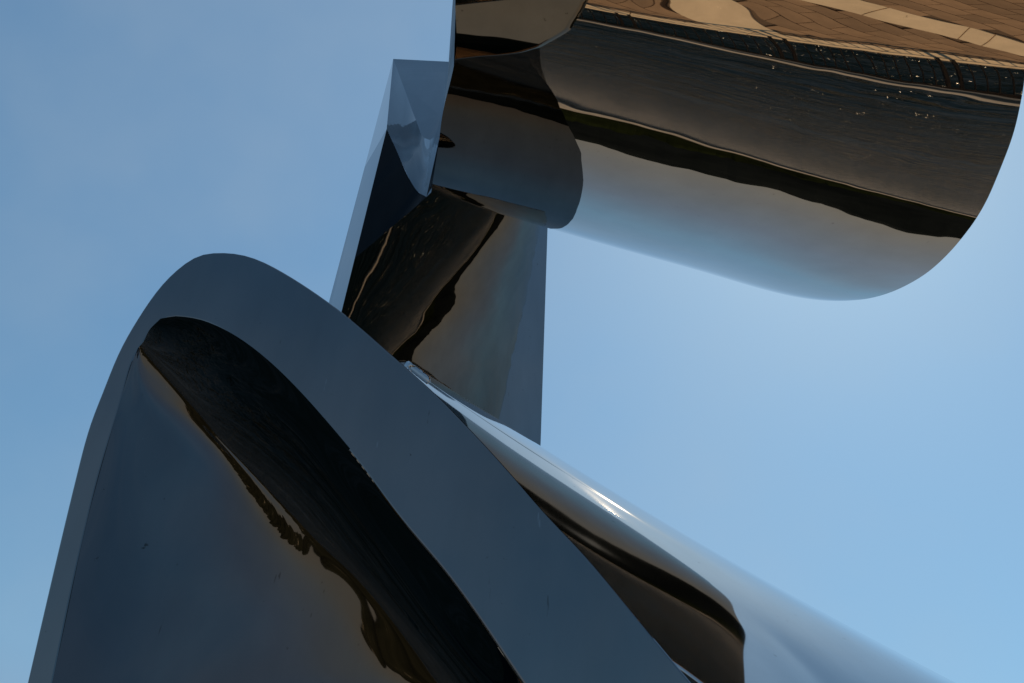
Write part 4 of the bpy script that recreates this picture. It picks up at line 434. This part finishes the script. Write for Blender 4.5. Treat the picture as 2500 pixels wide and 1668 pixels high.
def fbm(x, seed, octs=5, base=1.0):
    s = 0; amp = 1
    for o in range(octs):
        r = np.random.default_rng(seed*100+o)
        tab = r.uniform(-1, 1, 4096)
        y = x*base*2**o
        i = int(math.floor(y)); f = y-i; f = f*f*(3-2*f)
        s += amp*(tab[i % 4096]*(1-f)+tab[(i+1) % 4096]*f); amp *= 0.55
    return s

def land_mat(name, c1, c2, scale, c3=None):
    m, t, b = new_mat(name)
    b.inputs['Roughness'].default_value = 0.95
    b.inputs['Specular IOR Level'].default_value = 0.0
    tc = node(t, 'ShaderNodeTexCoord')
    n = node(t, 'ShaderNodeTexNoise', Scale=scale, Detail=8.0, Roughness=0.7)
    t.links.new(tc.outputs['Object'], n.inputs['Vector'])
    st = [(0.35, c1), (0.6, c2)]
    if c3: st += [(0.63, c2), (0.655, c3), (0.70, c3), (0.73, c2)]
    r = ramp(t, st)
    t.links.new(n.outputs['Fac'], r.inputs['Fac']); t.links.new(r.outputs[0], b.inputs['Base Color'])
    return m
M_BEACH = simple('beach_stone', (0.40, 0.34, 0.27), 0.9, noise=0.1, amt=0.3)
M_WOOD = land_mat('far_woodland', (0.006, 0.007, 0.004), (0.022, 0.028, 0.009), 0.03)
M_HILL = land_mat('far_hill', (0.009, 0.011, 0.011), (0.017, 0.02, 0.019), 0.006)
M_CLIFF = land_mat('wooded_bank', (0.015, 0.014, 0.008), (0.04, 0.034, 0.018), 0.16, (0.46, 0.33, 0.19))  # tan veins: rock patches brightened as painted sunlit strokes

h = shore('far_beach', -75, 85, 330, 12, lambda a, q, r: 1.3+q*2.2, M_BEACH, 160, 2, 2); tag(h, 'pale strip of beach at the far shore', kind='structure')
h = shore('far_wood', -75, 85, 338, 60, lambda a, q, r: (2+11*min(1, q*3)+2.5*fbm(a, 3, 5, 1.0)*min(1, q*2)), M_WOOD, 700, 3, 8); tag(h, 'dark wooded far shore across the water', kind='structure')
h = shore('hills', -180, 180, 1300, 500, lambda a, q, r: max(0, (148+22*fbm(a, 5, 6, 0.12))*(0.2+0.8*max(0.0, min(1.0, (105-abs(a))/15)))*math.sin(min(1, q*1.3)*math.pi/2)), M_HILL, 720, 4, 8); tag(h, 'low dark hills along the horizon', kind='structure')
h = shore('wooded_shore', 80, 290, 190, 70, lambda a, q, r: (1+(9*min(1, q*4)+1.7*fbm(a, 8, 4, 0.7)*min(1, q*3))*(0.3+1.2*max(0.0, min(1.0, (a-158)/12)))), M_CLIFF, 900, 5, 10); tag(h, 'wooded rocky shore behind the plaza', kind='structure')

# ------------------------------------------------------------------ sculpture
sc = empty('steel_sculpture', (-0.2, 3.2, 0))
tag(sc, 'tall mirror polished steel sculpture of drum, pillar and looped ring on the plaza', 'sculpture')
SO = np.array([-0.2, 3.2, 0.0])
def part(name, verts, faces, smooth=True, mat=M_STEEL):
    return mesh_obj(name, np.asarray(verts)-SO, faces, mat, sc, smooth)

#   drum: visible underside, then round the back and over the top to a closed tube
ns, ntt = 140, 220
G = patch(DRUM, ns, ntt)
nb = 60
loops = []
for i in range(ns):
    p0, p1 = G[i, 0], G[i, -1]
    t0 = p0-CAM_POS; t0 /= np.linalg.norm(t0)
    # inner skin: the lower lip rolls over and runs back above the underside, 0.3 m thick
    up = np.cross(G[min(i+1, ns-1)]-G[max(i-1, 0)], np.gradient(G[i], axis=0))
    up /= np.linalg.norm(up, axis=1, keepdims=True)
    if up[ntt//2][2] < 0: up = -up
    js = np.arange(20, ntt, 8)
    off = G[i, js]+up[js]*np.interp(js, [20, 80, ntt], [0.16, 0.3, 0.3])[:, None]
    cp = np.vstack([p0[None], (p0+t0*0.10)[None], off, (G[i, -1]+up[-1]*0.15-np.gradient(G[i], axis=0)[-1]*-3)[None], p1[None]])
    B = bspl(len(cp), np.linspace(0, 1, nb+2))
    loops.append(np.vstack([G[i], (B@cp)[1:-1][::-1]]))
loops = np.array(loops)
m = loops.shape[1]
V = loops.reshape(-1, 3)
F = grid_faces(ns, m, 0, True)
drum = part('drum', V, F, True, M_DRUM)
#   right end plate set just inside the rim
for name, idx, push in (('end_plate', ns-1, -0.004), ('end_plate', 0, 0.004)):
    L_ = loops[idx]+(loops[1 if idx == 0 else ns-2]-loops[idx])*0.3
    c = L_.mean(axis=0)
    part(name, np.vstack([L_, c[None]]), [(k, (k+1) % m, m) for k in range(m)], False, M_STEEL if idx else M_END_DARK)

#   pillar
FL, FR, BL = np.array(PILLAR_FL), np.array(PILLAR_FR), np.array(PILLAR_BL)
LIPA, THR, AP = np.array(LIP), np.array(THROAT), np.array(APEX)
BR = np.array([0.08, 5.3])
ztop = 9.2
# front face: from the ground up to the scooped notch
tgv = (FR-FL)/np.linalg.norm(FR-FL)
def on_front(u, z): return np.array([FL[0]+tgv[0]*u, FL[1]+tgv[1]*u, z])
lip_front = [on_front((p[:2]-FL)@tgv, p[2]) for p in LIPA[:40]]
u_end = (lip_front[-1][:2]-FL)@tgv
wid = np.linalg.norm(FR-FL)
ztop = 7.2
ed = [on_front((np.array(p)[:2]-FL)@tgv, p[2]) for p in PILLAR_EDGE]
ue = (np.array(PILLAR_EDGE[-1])[:2]-FL)@tgv
poly = [on_front(0, 0), on_front(ue-0.1, 0), on_front(ue-0.06, 3.3)] + ed[:1:-1] + [on_front(wid-0.005, 4.95), on_front(wid, 5.12), on_front(wid, ztop), on_front(u_end+0.02, ztop)] + [p for p in lip_front[::-1]]
part('front_plate', poly, [tuple(range(len(poly)))], False)
zl = lip_front[0][2]
sp = [(*FL, 0), tuple(lip_front[0]), (*BL, zl), (*BL, 0), tuple(AP)]
part('side_plate', sp, [(0, 1, 2, 3), (1, 4, 2)], False)
bp = [(*FR, 5.12), (*BR, 5.12), (*BR, ztop), (*FR, ztop)]
part('side_plate', bp, [(0, 1, 2, 3)], False)
BF = on_front(ue-0.1, 0)
bk = [(BF[0]-0.05, BF[1]+0.5, 0), (*BL, 0), (*BL, zl), (*BR, ztop)]
part('back_plate', bk, [(0, 1, 2, 3)], False)
#   scooped throat between pillar and drum
n1 = len(LIPA); rows = 24
V = []
for k in range(rows):
    q = k/(rows-1)
    V.append(LIPA*(1-q)+THR*q)
V = np.array(V)
thr = part('throat', V[:, :40].reshape(-1, 3), grid_faces(rows, 40), True, M_THROAT)
part('throat_lip', V[:, 39:].reshape(-1, 3), grid_faces(rows, n1-39), True, M_BLACK)
part('throat_panel', np.array(THR), [tuple(range(n1))], False, M_STEEL)

#   ring plate of the lower loop
RO, RI_, RN = np.array(RING_OUT), np.array(RING_IN), np.array(RING_N)
def drop(P):      # carry both ends of the outline down to the ground in the plate's plane
    a, b = P[0].copy(), P[-1].copy()
    a2, b2 = a.copy(), b.copy(); a2[2] = 0; b2[2] = 0
    return np.vstack([a2[None], P, b2[None]])
RO, RI_ = drop(RO), drop(RI_)
no, ni = len(RO), len(RI_)
TH = 0.012
bm = bmesh.new()
vo = [bm.verts.new(p) for p in RO-SO]; vi = [bm.verts.new(p) for p in RI_-SO]
f = bm.faces.new(vo+vi[::-1])
r = bmesh.ops.extrude_face_region(bm, geom=[f])
vs = [g for g in r['geom'] if isinstance(g, bmesh.types.BMVert)]
bmesh.ops.translate(bm, verts=vs, vec=Vector((-RN*TH).tolist()))
bmesh.ops.recalc_face_normals(bm, faces=bm.faces)
me = bpy.data.meshes.new('ring_plate'); bm.to_mesh(me); bm.free()
me.materials.append(M_RING)
rp = bpy.data.objects.new('ring_plate', me); C.objects.link(rp); rp.parent = sc
bv = rp.modifiers.new('bevel', 'BEVEL'); bv.width = 0.004; bv.segments = 3; bv.limit_method = 'ANGLE'; bv.angle_limit = math.radians(60)

G = patch(TUBE, 150, 150)
G = G[4:, :134]
tube = part('tube', G.reshape(-1, 3), grid_faces(146, 134), True, M_SATIN)
grid_uv(tube, 146, 134)
G = patch(ADDED_REFLECTOR, 90, 110)
added_reflector = part('added_reflector', G.reshape(-1, 3), grid_faces(90, 110), True, M_BRIGHT)  # added panel out of view, shaped for what the pillar face mirrors
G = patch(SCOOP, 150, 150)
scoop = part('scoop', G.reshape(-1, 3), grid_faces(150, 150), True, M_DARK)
RA, RB = np.array(RIM_A), np.array(RIM_B)
part('rim', np.vstack([RA, RB]), grid_faces(2, len(RA)), False)

for o in (tube, added_reflector):
    md = o.modifiers.new('sheet', 'SOLIDIFY'); md.thickness = 0.012
    nrm = o.data.polygons[len(o.data.polygons)//2]
    toward = (Vector(CAM_POS.tolist())-(nrm.center+Vector(SO.tolist()))).dot(nrm.normal) > 0
    md.offset = -1.0 if toward else 1.0

#   dished sheet added to mirror sky, seen only in the underside of the drum
zs = np.linspace(2.3, 4.3, 80)
th = np.radians(np.interp(zs, [2.3, 2.9, 3.28, 4.0, 4.6], [21, 18.3, 13.0, 4.6, 2.5]))
ys = np.r_[0, np.cumsum(np.tan((th[1:]+th[:-1])/2)*np.diff(zs))]
ys = ys-np.interp(4.0, zs, ys)+3.05
hz_ = [2.3, 2.88, 2.94, 3.24, 3.41, 3.57, 3.66, 3.73, 3.79, 3.86, 3.91, 3.98, 4.01]
hx_ = [0.26, 0.20, 0.18, 0.13, 0.09, 0.01, -0.04, -0.11, -0.19, -0.28, -0.33, -0.40, -0.46]
V, keep = [], []
for z, y in zip(zs, ys):
    if z > 4.01: break
    xr = np.interp(z, hz_, hx_)
    for k in range(30):
        xx = -0.74+(xr+0.74)*k/29
        V.append((xx, y+0.25*xx, z))
    keep.append(z)
dish_reflector = part('dish_reflector', V, grid_faces(len(keep), 30), True, M_BRIGHT)
md = dish_reflector.modifiers.new('sheet', 'SOLIDIFY'); md.thickness = 0.01
md.offset = -1.0 if dish_reflector.data.polygons[0].normal.y < 0 else 1.0

#   slim post that carries the added reflector on the drum
pv, pf_ = [], []
pa, pb_ = np.array([1.45, 1.75, 4.6]), np.array([1.62, 2.12, 7.30])
for k in range(12):
    a = 2*math.pi*k/12
    o_ = np.array([math.cos(a), math.sin(a), 0])*0.06
    pv += [pa+o_, pb_+o_]
for k in range(12):
    j = (k+1) % 12
    pf_.append((2*k, 2*j, 2*j+1, 2*k+1))
part('post', pv, pf_)
